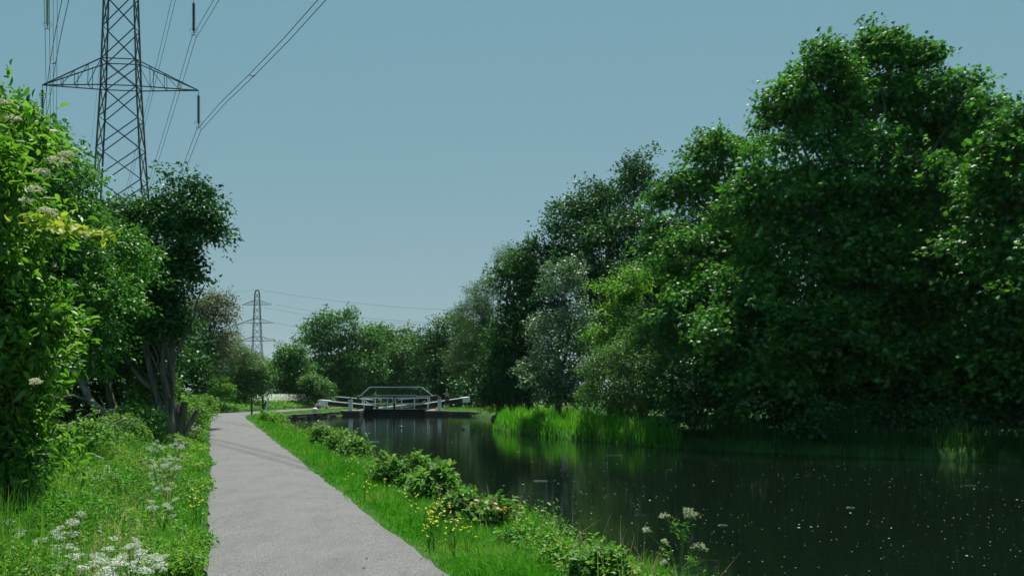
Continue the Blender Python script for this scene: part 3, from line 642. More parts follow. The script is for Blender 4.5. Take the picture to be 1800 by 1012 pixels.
# mown grass by the lock
X, Y = scatter(rng, 120000, 55, 84, 1.5, lambda Y: -21+0*Y, lambda Y: 6+0*Y,
    lambda X, Y: (edge_path(X, Y) > .05) & (sdf(CANAL, X, Y) > .35) & (sdf(LOCK, X, Y) > .8) & (X > -19+.0*Y))
V, Q, var = blades(rng, X, Y, rng.uniform(.05, .13, len(X)), np.full(len(X), .035), .5)
tag(link('lock_lawn', np_mesh('lock_lawn', V, Q, var), M['lawn']), 'short pale green grass round the lock on both sides of the gates', 'grass', kind='stuff')

def left_limit(Y): return -.36*Y
# leafy weeds of the left verge
X, Y = scatter(rng, 95000, 4.5, 46, 1.7, lambda Y: -.66*Y-1.5, lambda Y: -.34*Y,
    lambda X, Y: (lambda dp: (dp > .28+.22*np.sin(Y*1.3)+.12*np.sin(Y*4)) & (dp < 4.2+.0*Y))(edge_path(X, Y)))
dp = edge_path(X, Y); per = 5; n_ = len(X)
hh = (.16+.42*sstep(.2, 1.6, dp))*(.55+.7*(.5+.5*np.sin(X*3.1+Y)*np.cos(Y*1.7-X)))
i5 = np.repeat(np.arange(n_), per); zz = ground_z(X, Y)[i5]+hh[i5]*rng.random(n_*per)**.55
pos = np.stack([X[i5]+rng.normal(size=n_*per)*.05, Y[i5]+rng.normal(size=n_*per)*.05, zz], 1)
V, Q, var = leaf_arrays(rng, pos, rng.normal(size=(n_*per, 3))*.75+np.array([0, -.1, .8]), np.clip(.026+.0020*pos[:, 1], .03, .10)*rng.uniform(.5, 1.5, n_*per), T_LANCE)
xs, ys = X[::6], Y[::6]; V2, Q2, var2 = blades(rng, xs, ys, hh[::6]*rng.uniform(1.0, 1.75, len(xs)), np.full(len(xs), .009), .22)
V, Q, var = np.concatenate([V, V2]), np.concatenate([Q, Q2+len(V)]), np.concatenate([var, var2])
tag(link('verge_weeds', np_mesh('verge_weeds', V, Q, var), M['weeds']), 'dense nettles and leafy weeds covering the verge left of the path', 'weeds', kind='stuff')
# dry stalks left from last year among the weeds
X, Y = scatter(rng, 5200, 4.5, 50, 1.7, lambda Y: -.66*Y-1.5, lambda Y: np.maximum(-.1*Y+3.0, -.3*Y+4),
    lambda X, Y: (lambda dp, dc: (dp > .5) & (dp < 4) & (dc > -.1) & ((X < -.353*Y-.5) | (dc < .5)))(edge_path(X, Y), sdf(CANAL, X, Y)))
V, Q, var = blades(rng, X, Y, rng.uniform(.25, .75, len(X)), np.clip(.003+.0004*Y, .004, .02), .35)
tag(link('dry_stalks', np_mesh('dry_stalks', V, Q, var), M['plume']), 'thin dry straw-coloured stalks standing among the verge weeds', 'dry grass', kind='stuff')
# weeds on the water side, near the camera
X, Y = scatter(rng, 26000, 5.0, 60, 1.6, lambda Y: -.33*Y, lambda Y: np.maximum(-.1*Y+3.0, -.3*Y+4),
    lambda X, Y: (lambda dc, dp: (dc < .42+.25*np.sin(Y*1.1)) & (dc > -.25) & (dp > .55))(sdf(CANAL, X, Y), edge_path(X, Y)))
n_ = len(X); i5 = np.repeat(np.arange(n_), 4); zz = np.maximum(ground_z(X, Y)[i5], -.35)+rng.random(n_*4)*np.clip(.26+.22*np.sin(Y[i5]*2.3+X[i5])+.16*np.sin(Y[i5]*5.1), .08, .6)
pos = np.stack([X[i5]+rng.normal(size=n_*4)*.05, Y[i5]+rng.normal(size=n_*4)*.05, zz], 1)
V, Q, var = leaf_arrays(rng, pos, rng.normal(size=(n_*4, 3))*.5+np.array([0, -.1, .9]), np.clip(.024+.0018*pos[:, 1], .03, .09)*rng.uniform(.5, 1.5, n_*4), T_LANCE)
xs, ys = X[::5], Y[::5]; V2, Q2, var2 = blades(rng, xs, ys, rng.uniform(.15, .6, len(xs))*(.6+.4*np.sin(ys*2.3)), np.full(len(xs), .007), .35)
V, Q, var = np.concatenate([V, V2]), np.concatenate([Q, Q2+len(V)]), np.concatenate([var, var2])
tag(link('bank_weeds', np_mesh('bank_weeds', V, Q, var), M['weeds']), 'low leafy weeds along the water edge of the near bank', 'weeds', kind='stuff')
# tall weeds beyond the bend
X, Y = scatter(rng, 40000, 40, 96, 1.3, lambda Y: -34+0*Y, lambda Y: -16+0*Y, lambda X, Y: (edge_path(X, Y) > .5) & (edge_path(X, Y) < 14) & (((X < -19.2) & (Y > 60)) | (X < -.36*Y-.3)))
n_ = len(X); i5 = np.repeat(np.arange(n_), 4); hh = .35+.95*sstep(.4, 3.0, edge_path(X, Y))*(.7+.4*np.sin(X*1.3)*np.sin(Y*.7))
pos = np.stack([X[i5]+rng.normal(size=n_*4)*.1, Y[i5]+rng.normal(size=n_*4)*.1, ground_z(X, Y)[i5]+hh[i5]*rng.random(n_*4)**.6], 1)
V, Q, var = leaf_arrays(rng, pos, rng.normal(size=(n_*4, 3))*.5+np.array([0, -.2, .8]), .14*rng.uniform(.6, 1.3, n_*4), T_OVAL)
tag(link('tall_weeds', np_mesh('tall_weeds', V, Q, var), M['weeds']), 'tall green nettle bank on the outside of the path bend', 'weeds', kind='stuff')
# haze of white cow parsley on it
k = 5200; X = rng.normal(size=k)*1.1-22.4; Y = rng.uniform(74, 86, k)
pos = np.stack([X, Y, ground_z(X, Y)+rng.uniform(.75, 1.35, k)], 1)
V, Q, var = leaf_arrays(rng, pos, rng.normal(size=(k, 3))*.3+np.array([0, -.2, .9]), .085, T_KITE)
tag(link('cow_parsley_haze', np_mesh('cow_parsley_haze', V, Q, var), M['white_petal']), 'pale mass of white cow parsley flowers behind the leaning posts', 'flowers', kind='stuff')
# reeds: sunlit stand and the shaded fringe
def reedbed(name, label, n_, y0, y1, xlo, xhi, test, hgt, wid, seed, mat='reed'):
    r_ = np.random.default_rng(seed); X, Y = scatter(r_, n_, y0, y1, 1.3, xlo, xhi, test)
    patch = .74+.30*np.sin(X*2.1)*np.sin(Y*1.3+X)+.22*np.sin(X*6.3+Y)
    V, Q, var = blades(r_, X, Y, hgt*patch*r_.uniform(.55, 1.2, len(X)), np.full(len(X), wid), .28, thr=-.75)
    V[:, 2] = np.maximum(V[:, 2], -.62)
    return tag(link(name, np_mesh(name, V, Q, var), M[mat]), label, 'reeds', kind='stuff')
reedbed('reed_bed', 'bright sunlit green reeds on the right bank at the water edge', 36000, 30.5, 50, lambda Y: -2+0*Y, lambda Y: 8.5+0*Y,
        lambda X, Y: (lambda d: (d > -.35) & (d < 2.6) & (X < 6.3))(sdf(CANAL, X, Y)), .74, .042, 31)
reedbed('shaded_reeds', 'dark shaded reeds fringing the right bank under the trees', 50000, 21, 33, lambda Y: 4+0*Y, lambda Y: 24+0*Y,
        lambda X, Y: (lambda d: (d > -.3) & (d < 1.4) & ((X > 6.2)))(sdf(CANAL, X, Y)), .75, .025, 32, 'reed_shaded')
# dry reed plumes: countable plants of one kind
def plume(name, seed):
    r_ = np.random.default_rng(seed); root = empty(name, (0, 0, 0))
    mb = MB(); H = 1.9; mb.tube([(0,0,0), (.02,0,H*.6), (.08,0,H)], [.008, .007, .004], 4); mb.build('stem', M['plume'], root)
    k = 70; t = r_.random(k); pos = np.stack([.07+.14*t+r_.normal(size=k)*.03, r_.normal(size=k)*.03, H-.05+.30*t-.18*t*t], 1)
    V, Q, var = leaf_arrays(r_, pos, r_.normal(size=(k, 3)), .085, T_NARROW); link('seed_head', np_mesh('seed_head', V, Q, var), M['plume'], root)
    return root
proto = plume('dry_reed', 4)
lab = 'dry pale reed with drooping seed head behind the bright green reeds'
for i in range(26):
    o = proto if i == 0 else copy_tree(proto)
    px = rng.normal()*26+975; D = rng.uniform(43, 47); x = X_(px, D)
    o.location = (x, D, float(ground_z(np.array([x]), np.array([D]))[0])-.05); o.rotation_euler = (0, 0, rng.uniform(-.6, 3.6)); o.scale = (1, 1, rng.uniform(.68, .95))
    tag(o, lab, 'reed', 'dry reed stems above the reed bed')

# ------------------------------------------------------------------ plants one can count
def cow_parsley(name, seed, H=.75, n_umb=6, spread=.17):
    r_ = np.random.default_rng(seed); root = empty(name, (0, 0, 0)); mb = MB(); PP, NN = [], []
    for k in range(n_umb):
        PP, NN, RO, RD = [], [], [], []
        a = r_.random()*6.28; q = spread*math.sqrt(r_.random()); top = np.array([math.cos(a)*q, math.sin(a)*q, H*r_.uniform(.74, 1.06)]); tl = r_.normal(size=2)*.30
        fork = np.array([top[0]*.25, top[1]*.25, H*.55]); mb.tube([(0,0,0), fork, top-np.array([0,0,.05])], [.006, .004, .0025], 5, cap=False)
        for j in range(11):
            b_ = 2.4*j; rr = .042*math.sqrt((j+.5)/11); e = top+np.array([math.cos(b_)*rr, math.sin(b_)*rr, -(rr/.042)**2*.022+rr*(math.cos(b_)*tl[0]+math.sin(b_)*tl[1])+r_.normal()*.004])
            RO.append(top-np.array([0, 0, .05])); RD.append(e-RO[-1])
            m_ = 14; q3 = norm(r_.normal(size=(m_, 3))+np.array([0, 0, .7])); PP.append(e+q3*.0105); NN.append(q3+r_.normal(size=(m_, 3))*.3)
        V, Q, var = leaf_arrays(r_, np.concatenate(PP), np.concatenate(NN), .0085, T_KITE); RD = np.array(RD)
        V2, Q2, va2 = leaf_arrays(r_, np.array(RO), np.cross(RD, [.3, .8, .1]), np.linalg.norm(RD, axis=1), (T_KITE[0]*np.array([.12, 1.02, 0]), T_KITE[1]), RD)
        V, Q, var = np.concatenate([V, V2]), np.concatenate([Q, Q2+len(V)]), np.concatenate([var, va2]); link('umbel', np_mesh('umbel', V, Q, var), M['white_petal'], root)
    mb.build('stalks', M['stem'], root)
    k = 120; a = r_.random(k)*6.28; q = r_.random(k)*spread*1.1; pos = np.stack([np.cos(a)*q, np.sin(a)*q, H*r_.uniform(.2, .75, k)], 1)
    V, Q, var = leaf_arrays(r_, pos, r_.normal(size=(k, 3))*.5+np.array([0, 0, .8]), .05, T_NARROW); link('leaves', np_mesh('leaves', V, Q, var), M['weeds'], root)
    return root
protos = [cow_parsley('cow_parsley', 50, .72, 9, .15), cow_parsley('cow_parsley', 51, .80, 13, .20), cow_parsley('cow_parsley', 52, .6, 6, .11)]
spots = [(20,945,6.6,1),(45,975,6.1,1),(95,935,7.0,0),(130,905,7.6,2),(110,990,6.2,1),(75,1005,5.9,0),(205,945,7.0,2),(200,1000,6.0,0),(235,1004,6.1,1),(165,968,6.6,2),(60,1010,5.7,1),(5,1000,6.0,1),(150,1010,5.9,0),(250,985,6.3,2),(160,750,20,0),(30,925,7.4,0)]
used = set()
for i, (px, py, D, k) in enumerate(spots):
    o = protos[k] if k not in used else copy_tree(protos[k]); used.add(k)
    top = P(px, py, D); H = (.72, .80, .6)[k]; gz = float(ground_z(np.array([top[0]]), np.array([D]))[0])
    o.location = (top[0], D, gz); o.rotation_euler = (rng.uniform(-.12, .25), rng.uniform(-.15, .15), rng.random()*6.28); s_ = max(.6, (top[2]-gz)/H); o.scale = (1.1, 1.1, s_)
    tag(o, 'white-flowered cow parsley plant in the cluster at the near left corner' if i != 14 else 'single white cow parsley plant among the brambles under the bare leaning trunk', 'wildflower', 'cow parsley plants in the near left corner' if i != 14 else None)
for i in range(46):
    k = int(rng.integers(3)); o = copy_tree(protos[k]); D = rng.uniform(9, 44); side = rng.random()
    x = -.353*D-.45-rng.random()*(.9+.05*D)
    o.location = (x, D, float(ground_z(np.array([x]), np.array([D]))[0])-.1); o.rotation_euler = (0, 0, rng.random()*6.28); z_ = rng.uniform(.55, .9); o.scale = (.9, .9, z_)
    tag(o, 'small white cow parsley plant scattered along the weedy verge left of the path', 'wildflower', 'cow parsley along the left verge')
# tall hogweed-like stalk at the water edge
root = empty('umbel_stalk', (X_(1188,5.6), 5.6, -.45)); tag(root, 'tall green branching umbel stalk standing alone against the dark water', 'plant')
mb = MB(); r_ = np.random.default_rng(12); o3 = np.array(root.location)
J = lambda px, py, D=5.6: P(px, py, D)-o3
mb.tube([(0,0,0), J(1190,1060), J(1196,985), J(1201,945)], [.010, .008, .0065, .005], 7)
ends = []
for pts in [[(1201,945),(1207,920),(1212,905)], [(1201,945),(1205,925),(1216,912)], [(1200,945),(1188,925),(1168,910)], [(1194,1000),(1168,965),(1138,935)], [(1194,1000),(1215,985),(1230,968)], [(1192,1030),(1178,1005),(1166,990)], [(1194,1010),(1178,960),(1168,953)]]:
    q = [J(px, py, 5.6+.03*i) for i, (px, py) in enumerate(pts)]; mb.tube(q, [.0045, .0035, .0025], 5); ends.append(q[-1])
mb2 = MB(); PP, NN = [], []
for e, r in zip(ends, [.05, .06, .035, .03, .055, .02, .02]):
    for j in range(16):
        d = norm(np.array([r_.normal(), r_.normal()*.8, abs(r_.normal())*.7+.25])); t = e+d*r*r_.uniform(.7, 1.1)
        mb.tube([e, t], [.0012, .001], 3, cap=False); PP.append(t+r_.normal(size=(9, 3))*.005); NN.append(r_.normal(size=(9, 3)))
mb.build('stalk', M['stem'], root)
V, Q, var = leaf_arrays(r_, np.concatenate(PP), np.concatenate(NN), .010, T_KITE); link('seed_umbels', np_mesh('seed_umbels', V, Q, var), M['cream_petal'], root)
k = 150; jn = np.array([J(1201,945), J(1188,925), J(1168,965), J(1215,985), J(1178,1005), J(1172,972), J(1205,925), J(1180,1020)])
pos = jn[r_.integers(len(jn), size=k)]+r_.normal(size=(k, 3))*.022
V, Q, var = leaf_arrays(r_, pos, r_.normal(size=(k, 3)), .035, T_NARROW); link('leaves', np_mesh('leaves', V, Q, var), M['weeds'], root)

# brambles and young saplings on the near bank
def bush(name, label, ells, mat, leaf, clump, per, tpl, canes=14, extra=None, cat='shrub', cover=1.1):
    SEED[0] += 1; r_ = np.random.default_rng(SEED[0]); E = [ell(*e) for e in ells]
    bx = float(np.mean([e[0][0] for e in E])); by = float(np.mean([e[0][1] for e in E])); gz = float(ground_z(np.array([bx]), np.array([by]))[0])-.03
    root = empty(name, (bx, by, gz)); tag(root, label, cat)
    V, Q, var, C = make_crown(r_, E, clump, leaf, per, tpl, cover, .3, .3, zmin=gz-.3, upright=.45)
    o3 = np.array([bx, by, gz]); link('foliage', np_mesh('foliage', V-o3, Q, var), M[mat], root)
    mb = MB()
    for c in C[r_.permutation(len(C))[:canes]]:
        a = np.array([r_.normal()*.08, r_.normal()*.08, 0]); t = c-o3; mb.tube([a, (a+t)/2+np.array([0, 0, .12]), t], [.006, .005, .003], 5, cap=False)
    mb.build('canes', M['stem'], root)
    if extra:
        PP, NN = [], []
        for (px, py, D) in extra[1]:
            k = 7; PP.append(P(px, py, D)-o3+r_.normal(size=(k, 3))*.035); NN.append(r_.normal(size=(k, 3))*.4+np.array([0, -.3, .9]))
        V, Q, var = leaf_arrays(r_, np.concatenate(PP), np.concatenate(NN), extra[2], T_OVAL); link('young_leaves', np_mesh('young_leaves', V, Q, var), M[extra[0]], root)
    return root
bush('bramble_bush', 'largest rounded bramble bush on the near bank with glossy leaves', [(708,828,56,36,14.2,.4),(672,834,24,26,14.6,.25),(748,845,22,30,13.6,.25)], 'bramble', .075, .11, 24, T_OVAL, 30)
bush('bramble_bush', 'pale green bramble clump farther up the bank beside reddish stems', [(600,775,24,16,22.5,.35),(570,765,20,13,25,.35),(625,790,14,12,21,.3)], 'bramble', .085, .14, 22, T_OVAL, 16)
bush('bramble_bush', 'small light green clump at the near end of the stone basin wall', [(490,738,16,8,43,.4),(470,735,10,7,45,.3)], 'lime', .09, .16, 20, T_KITE, 8)
bush('elm_sapling', 'young sapling with large dark leaves overhanging the water', [(770,872,22,28,12.2,.25),(765,850,16,14,12.1,.15)], 'bramble', .13, .12, 10, T_OVAL, 12)
bush('bramble_bush', 'bramble clump with bronze young leaves leaning over the water', [(860,912,36,22,9.8,.22),(835,930,30,26,9.8,.2),(815,900,16,22,10.1,.15)], 'bramble', .085, .09, 13, T_OVAL, 16, ('bronze', [(862,888,9.6),(878,895,9.6),(893,898,9.6),(836,888,9.8),(824,905,9.9)], .07))
bush('bramble_bush', 'low bramble clump at the bottom edge beside the tall umbel stalk', [(1050,990,34,16,7.0,.2),(1030,1005,40,18,6.7,.2),(1075,1000,20,16,6.6,.15)], 'bramble', .055, .07, 13, T_OVAL, 14, ('lime', [(1033,962,7.0),(1055,958,7.0),(1045,975,6.9),(1080,978,6.8)], .06))
bush('nettle_clump', 'fine-leaved nettle clump on the bank between the two brambles', [(960,965,60,24,7.9,.3),(910,955,30,20,8.5,.25),(990,985,50,22,7.3,.3)], 'weeds', .035, .08, 26, T_OVAL, 22, cat='plant')
# thin shoots
for i, (px, py, D, lab) in enumerate([(805,865,11.2,'single leafy shoot standing left of the bronze bramble'), (770,835,12.2,'curled leafy shoot above the young sapling')]):
    x = X_(px, D); root = empty('leafy_shoot', (x, D, -.2)); tag(root, lab, 'plant'); mb = MB(); t = P(px, py, D)-np.array([x, D, -.2]); mb.tube([(0.05,0,0), (t[0]+.02, 0, t[2]*.6), t], [.005, .004, .003], 5); mb.build('stem', M['stem'], root)
    k = 9; pos = np.array([t*u for u in np.linspace(.55, 1, k)])+r_.normal(size=(k, 3))*.01
    V, Q, var = leaf_arrays(r_, pos, r_.normal(size=(k, 3))*.5+np.array([0, -.5, .6]), .11, T_OVAL); link('leaves', np_mesh('leaves', V, Q, var), M['bramble'], root)
# buttercups
def buttercup():
    root = empty('buttercup', (0, 0, 0)); mb = MB(); r2 = np.random.default_rng(5); PP, NN = [], []
    for k in range(5):
        t = np.array([r2.normal()*.06, r2.normal()*.06, r2.uniform(.22, .32)]); mb.tube([(0,0,0), t*np.array([.4,.4,.6]), t], [.002, .0018, .0012], 4, cap=False)
        PP, NN = [], []
        for j in range(5):
            a = j*1.2566; PP.append(t+np.array([math.cos(a), math.sin(a), .2])*.006); NN.append(np.array([math.cos(a)*-.5, math.sin(a)*-.5, .9]))
        V, Q, var = leaf_arrays(r2, np.array(PP), np.array(NN), .020, T_KITE); link('flower', np_mesh('flower', V, Q, var), M['yellow_petal'], root)
    mb.build('stems', M['stem'], root)
    return root
bc = buttercup()
bs = [(770,905),(765,895),(785,900),(775,915),(758,912),(752,925),(762,930),(795,912),(800,925),(745,905),(780,890),(756,938),(790,930),(640,855),(660,862),(680,850),(700,872),(730,880),(800,945),(820,940),(720,900),(352,890),(346,885),(340,900),(335,870),(620,840)]
for i, (px, py) in enumerate(bs):
    o = bc if i == 0 else copy_tree(bc); x, D = G(px, py+4, EYE-.2); o.location = (x, D, float(ground_z(np.array([x]), np.array([D]))[0])); o.rotation_euler = (0, 0, i*1.7)
    if px < 400: tag(o, 'yellow buttercup in the grass fringe left of the path', 'wildflower', 'buttercups left of the path')
    else: tag(o, 'yellow buttercup in the grass between path and canal', 'wildflower', 'buttercups on the canal bank')

# ------------------------------------------------------------------ floating specks on the water
r_ = np.random.default_rng(40); k = 3200
Y = (6.**-.6+r_.random(k)*(76.**-.6-6.**-.6))**(1/-.6); X = (-.35+r_.random(k)*1.05)*Y
ok = (sdf(CANAL, X, Y) < -.5) & (r_.random(k) < .35+.65*(np.sin(X*.7+Y*.23)*np.sin(Y*.31-X*.2) > -.1)); X, Y = X[ok], Y[ok]; k = len(X)
pos = np.stack([X, Y, np.full(k, WATER_Z+.004)], 1)
V, Q, var = leaf_arrays(r_, pos, np.tile([0, 0, 1.], (k, 1)), (.0030+.00075*Y)*r_.uniform(.4, 1.6, k)*np.where(r_.random(k) < .06, 2.2, 1), (T_KITE[0]*np.array([2.0, 1, .0]), T_KITE[1]))
tag(link('floating_fluff', np_mesh('floating_fluff', V, Q, var), M['debris']), 'specks of pale seed fluff floating all over the canal', 'debris', kind='stuff')
for i, (px, py, L) in enumerate([(950,845,24),(1125,905,18),(1270,923,16),(1705,853,20),(1495,892,14),(1080,800,30),(655,776,22),(930,912,14)]):
    x, D = G(px, py, EYE-WATER_Z); w_ = L/F*D; mb = MB()
    mb.tube([(-w_/2, 0, .004), (-w_*.1, .02, .010), (w_/2, -.01, .004)], [.006+.0004*D]*3, 5)
    o = mb.build('floating_twig', M['debris'] if i % 2 == 0 else M['twig']); o.location = (x, D, WATER_Z)
    tag(o, ['pale twig afloat in mid canal left of the big reflection', 'short twig afloat above the tall umbel stalk', 'twig afloat right of the tall umbel stalk', 'twig afloat near the far right edge', 'small twig afloat on the dark right side of the water', 'pale twig afloat in front of the reed bed', 'twig afloat beside the pale bramble clump', 'thin twig afloat beside the bronze bramble'][i], 'twig')

# ------------------------------------------------------------------ the lock
GD = 77.0; S = GD/F
def LP(px, py, D=GD): return P(px, py, D)
zt = float(LP(0, 719)[2])
def stone_block(name, label, x0, x1, y0, y1, z0, z1, mat='stonedark', cap='stone', group=None):
    root = empty(name, ((x0+x1)/2, (y0+y1)/2, z0)); tag(root, label, 'quay wall', group)
    cx, cyy = (x0+x1)/2, (y0+y1)/2; nseg = max(2, int((x1-x0)/.9)); mb = MB()
    mb.box((0, 0, (z1-z0-.16)/2), (x1-x0, y1-y0, z1-z0-.16)); mb.build('masonry', M[mat], root, bevel=.03)
    mb = MB(); w_ = (x1-x0)/nseg
    for i in range(nseg): mb.box((-(x1-x0)/2+w_*(i+.5), -.04, z1-z0-.08), (w_-.02, y1-y0+.12, .155))
    mb.build('coping', M[cap], root, bevel=.025)
    return root
xl, xr = X_(638, GD), X_(750, GD)
stone_block('lock_quay', 'stone platform at the left of the lock gates under the white post', X_(599,75.5), xl, 75.4, 78.2, -1.2, -.06)
stone_block('lock_quay', 'stone platform at the right of the lock gates beside the dark-clothed person', xr, X_(790,75.5), 75.4, 78.2, -1.2, -.06)
stone_block('chamber_wall', 'left stone side of the lock chamber behind the gates', xl-.7, xl, 78.25, 116, -4.2, -.05)
stone_block('chamber_wall', 'right stone side of the lock chamber behind the gates', xr, xr+.7, 78.25, 116, -4.2, -.05)
# rough low walls round the basin
def rough_wall(name, label, pts, z0, z1, th=.5, seed=1):
    r2 = np.random.default_rng(seed); mb = MB(); pts = [Vector((*p, 0)) for p in pts]; b0 = pts[0]
    for a, b_ in zip(pts[:-1], pts[1:]):
        L = (b_-a).length; k = max(1, int(L/.6)); d = (b_-a)/k; ang = math.atan2(d.y, d.x)
        for i in range(k):
            c = a+d*(i+.5)-b0
            for row, (za, zb) in enumerate([(z0, z0+(z1-z0)*.42), (z0+(z1-z0)*.45, z0+(z1-z0)*.74), (z0+(z1-z0)*.76, z1)]):
                mb.box((c.x+r2.normal()*.03, c.y+r2.normal()*.03, (za+zb)/2+r2.normal()*.01), (d.length*r2.uniform(.88, .98), th*r2.uniform(.85, 1.1), (zb-za)*r2.uniform(.9, 1.0)), ang+r2.normal()*.04)
    o = mb.build(name, M['stonedark'], bevel=.02); o.location = b0; return tag(o, label, 'quay wall')
rough_wall('basin_wall', 'low dark stone wall curving round the left side of the basin', [(-17.0,59.5),(-17.25,62),(-16.95,65),(-16.2,68.5),(-15.75,71),(-15.3,75.4)], -.9, -.14, seed=2)
rough_wall('basin_wall', 'broken low stone edge right of the lock under the grass', [(-6.0,75.5),(-4.8,74.9),(-3.6,74.3),(-2.5,72.6)], -.9, -.14, seed=3)
# gate leaves: mitre gates with rails and walkway
cxm = X_(693.5, GD)
def gate_leaf(side):
    """side -1 = left leaf, +1 = right leaf"""
    x0 = xl if side < 0 else xr; hinge = Vector((x0, 77.9, 0)); mitre = Vector((cxm, 77.0, 0))
    root = empty('lock_gate', (x0, 77.9, -1.2)); tag(root, 'left black timber leaf of the lock gate with white railings' if side < 0 else 'right black timber leaf of the lock gate with white railings', 'lock gate', 'pair of lock gates')
    off = Vector((x0, 77.9, -1.2))
    q = lambda t, z, dy=0: hinge.lerp(mitre, t)+Vector((0, dy, z))-off
    z0 = 0+float(LP(0,719)[2])
    mb = MB()
    for i in range(9):
        a, b_ = i/9+.004, (i+1)/9-.004
        mb.bar(q(a, -.62), q(b_, -.62), .22, 1.16)
    mb.bar(q(0, z0-.02), q(.995, z0-.02), .42, .07); mb.build('leaf_boards', M['gatewood'], root, bevel=.01)
    mb = MB(); mb.bar(q(0, z0+.034, -.2), q(.995, z0+.034, -.2), .06, .05); mb.build('white_edge', M['whitedull'], root)
    # rails
    zr, zm_ = float(LP(0,699)[2]), float(LP(0,709.3)[2]); mb = MB(); w_ = .075
    if side < 0: sx = [634.5, 638, 659, 681.5, 691.5]
    else: sx = [695.5, 706, 728, 751, 754]
    tt = lambda px: ((px-CX)/F*GD-x0)/(cxm-x0)
    mb.bar(q(tt(sx[0]), zr, -.3), q(tt(sx[-1]), zr, -.3), w_*1.3, w_*1.3); mb.bar(q(tt(sx[0]), zm_, -.3), q(tt(sx[-1]), zm_, -.3), w_, w_)
    for j, s_ in enumerate(sx):
        low = zm_ if (side < 0 and j in (0, 4)) or (side > 0 and j in (0, 4)) else z0
        mb.bar(q(tt(s_), low, -.3), q(tt(s_), zr, -.3), w_, w_)
    mb.build('railing', M['white'], root)
    # diagonal white stay on the leaf
    mb = MB()
    if side < 0: a, b_, c, d = (656,712), (686,716.3), (642,704), (651,711.5)
    else: a, b_, c, d = (732.5,711.5), (703,716.3), (747,704), (738,711)
    for (u, v) in ((a, b_), (c, d)):
        mb.bar(Vector(LP(*u, GD-.15))-off, Vector(LP(*v, GD-.15))-off, .09, .085)
    mb.build('diagonal_stay', M['whitedull'], root)
    # balance beam with white end
    mb = MB()
    if side < 0: A_, B_, e0, e1 = LP(655,716,77.4), LP(578,708.5,80), LP(579,708.5,80), LP(564,707.5,80.4)
    else: A_, B_, e0, e1 = LP(735,714.5,77.4), LP(812,703,80), LP(811,703,80), LP(824,701.5,80.4)
    mb.bar(Vector(A_)-off, Vector(B_)-off, .36, .36); mb.build('balance_beam', M['black'], root, bevel=.02)
    mb = MB(); up = Vector((0, 0, .2)); mb.bar(Vector(A_)-off+up, Vector(B_)-off+up, .22, .05); mb.build('beam_white_top', M['white'], root)
    mb = MB(); mb.bar(Vector(e0)-off, Vector(e1)-off, .55, .58 if side < 0 else .5); mb.build('beam_end', M['white'], root, bevel=.03)
    # paddle rack on the gate
    gxp = 662 if side < 0 else 733
    mb = MB(); mb.bar(Vector(LP(gxp,700,77.6))-off, Vector(LP(gxp,718,77.6))-off, .32, .2); mb.build('paddle_gear', M['black'], root, bevel=.02)
    return root
gate_leaf(-1); gate_leaf(1)
mb = MB(); mb.box((0, 0, .0), (.16, .34, 1.9)); o = mb.build('mitre_post', M['gatewood'], bevel=.01)
o.location = (cxm, 76.9, -.25+.2); tag(o, 'dark upright timber where the two gate leaves meet', 'post')
# second balance beams (bottom gates) seen beyond
for side, (a, b_, e) in ((-1, ((655,706), (590,700.5), (583,700.5))), (1, ((700,706), (800,696.5), (813,695.5)))):
    A_, B_, E_ = Vector(LP(*a, 100)), Vector(LP(*b_, 101)), Vector(LP(*e, 101)); root = empty('balance_beam', A_)
    tag(root, 'farther black balance beam with a white top %s' % ('left of the gates' if side < 0 else 'right of the gates, behind the person'), 'beam', 'balance beams of the far gates')
    o3 = A_; mb = MB(); mb.bar(A_-o3, B_-o3, .4, .42); mb.build('beam', M['black'], root, bevel=.02)
    mb = MB(); up = Vector((0, 0, .25)); mb.bar(A_-o3+up, B_-o3+up, .38, .08); mb.build('white_top', M['white'], root)
    mb = MB(); mb.bar(B_-o3, E_-o3, .5, .5); mb.build('beam_end', M['white'], root, bevel=.02)
# far gate
mb = MB(); mb.box((0, 0, 0), (6.7, .3, 4.0)); o = mb.build('far_gate', M['gatewood'], bevel=.02); o.location = (cxm, 101.5, -2.3); tag(o, 'dark timber far gate closing the lock chamber, seen through the railings', 'lock gate')
# footbridge with trapezoid rail
BD = 82.0; root = empty('footbridge', (X_(697, BD), BD, 0)); tag(root, 'dark footbridge with a white trapezoid handrail over the lock chamber', 'footbridge'); o3 = Vector((X_(697, BD), BD, 0))
B = lambda px, py, dy=0: Vector(P(px, py, BD))+Vector((0, dy, 0))-o3
mb = MB()
for seq in ([(631,697),(650,680)], [(650,680),(742,680)], [(742,680),(762,696.5)]): mb.bar(B(*seq[0]), B(*seq[1]), .07, .085)
mb.build('handrail', M['white'], root)
mb = MB()
for seq in ([(633,698),(651,686)], [(651,686),(741,686)], [(741,686),(760,697)]): mb.bar(B(*seq[0], 1.1), B(*seq[1], 1.1), .06, .06)
mb.build('far_handrail', M['iron'], root)
mb = MB()
for px in (650, 673, 696, 719, 742): mb.bar(B(px, 680.5), B(px, 697), .04); mb.bar(B(px, 686, 1.1), B(px, 697, 1.1), .04)
mb.build('railing_posts', M['iron'], root)
mb = MB(); mb.bar(B(628, 697.5, .55), B(764, 697.5, .55), 1.2, .16); mb.build('deck', M['black'], root, bevel=.01)
mb = MB(); mb.bar(B(651, 694.3, 1.05), B(731, 694.3, 1.05), .05, .06); mb.bar(B(731, 695.8, -.07), B(762, 695.8, -.07), .05, .07); mb.build('kick_rail', M['whitedull'], root)
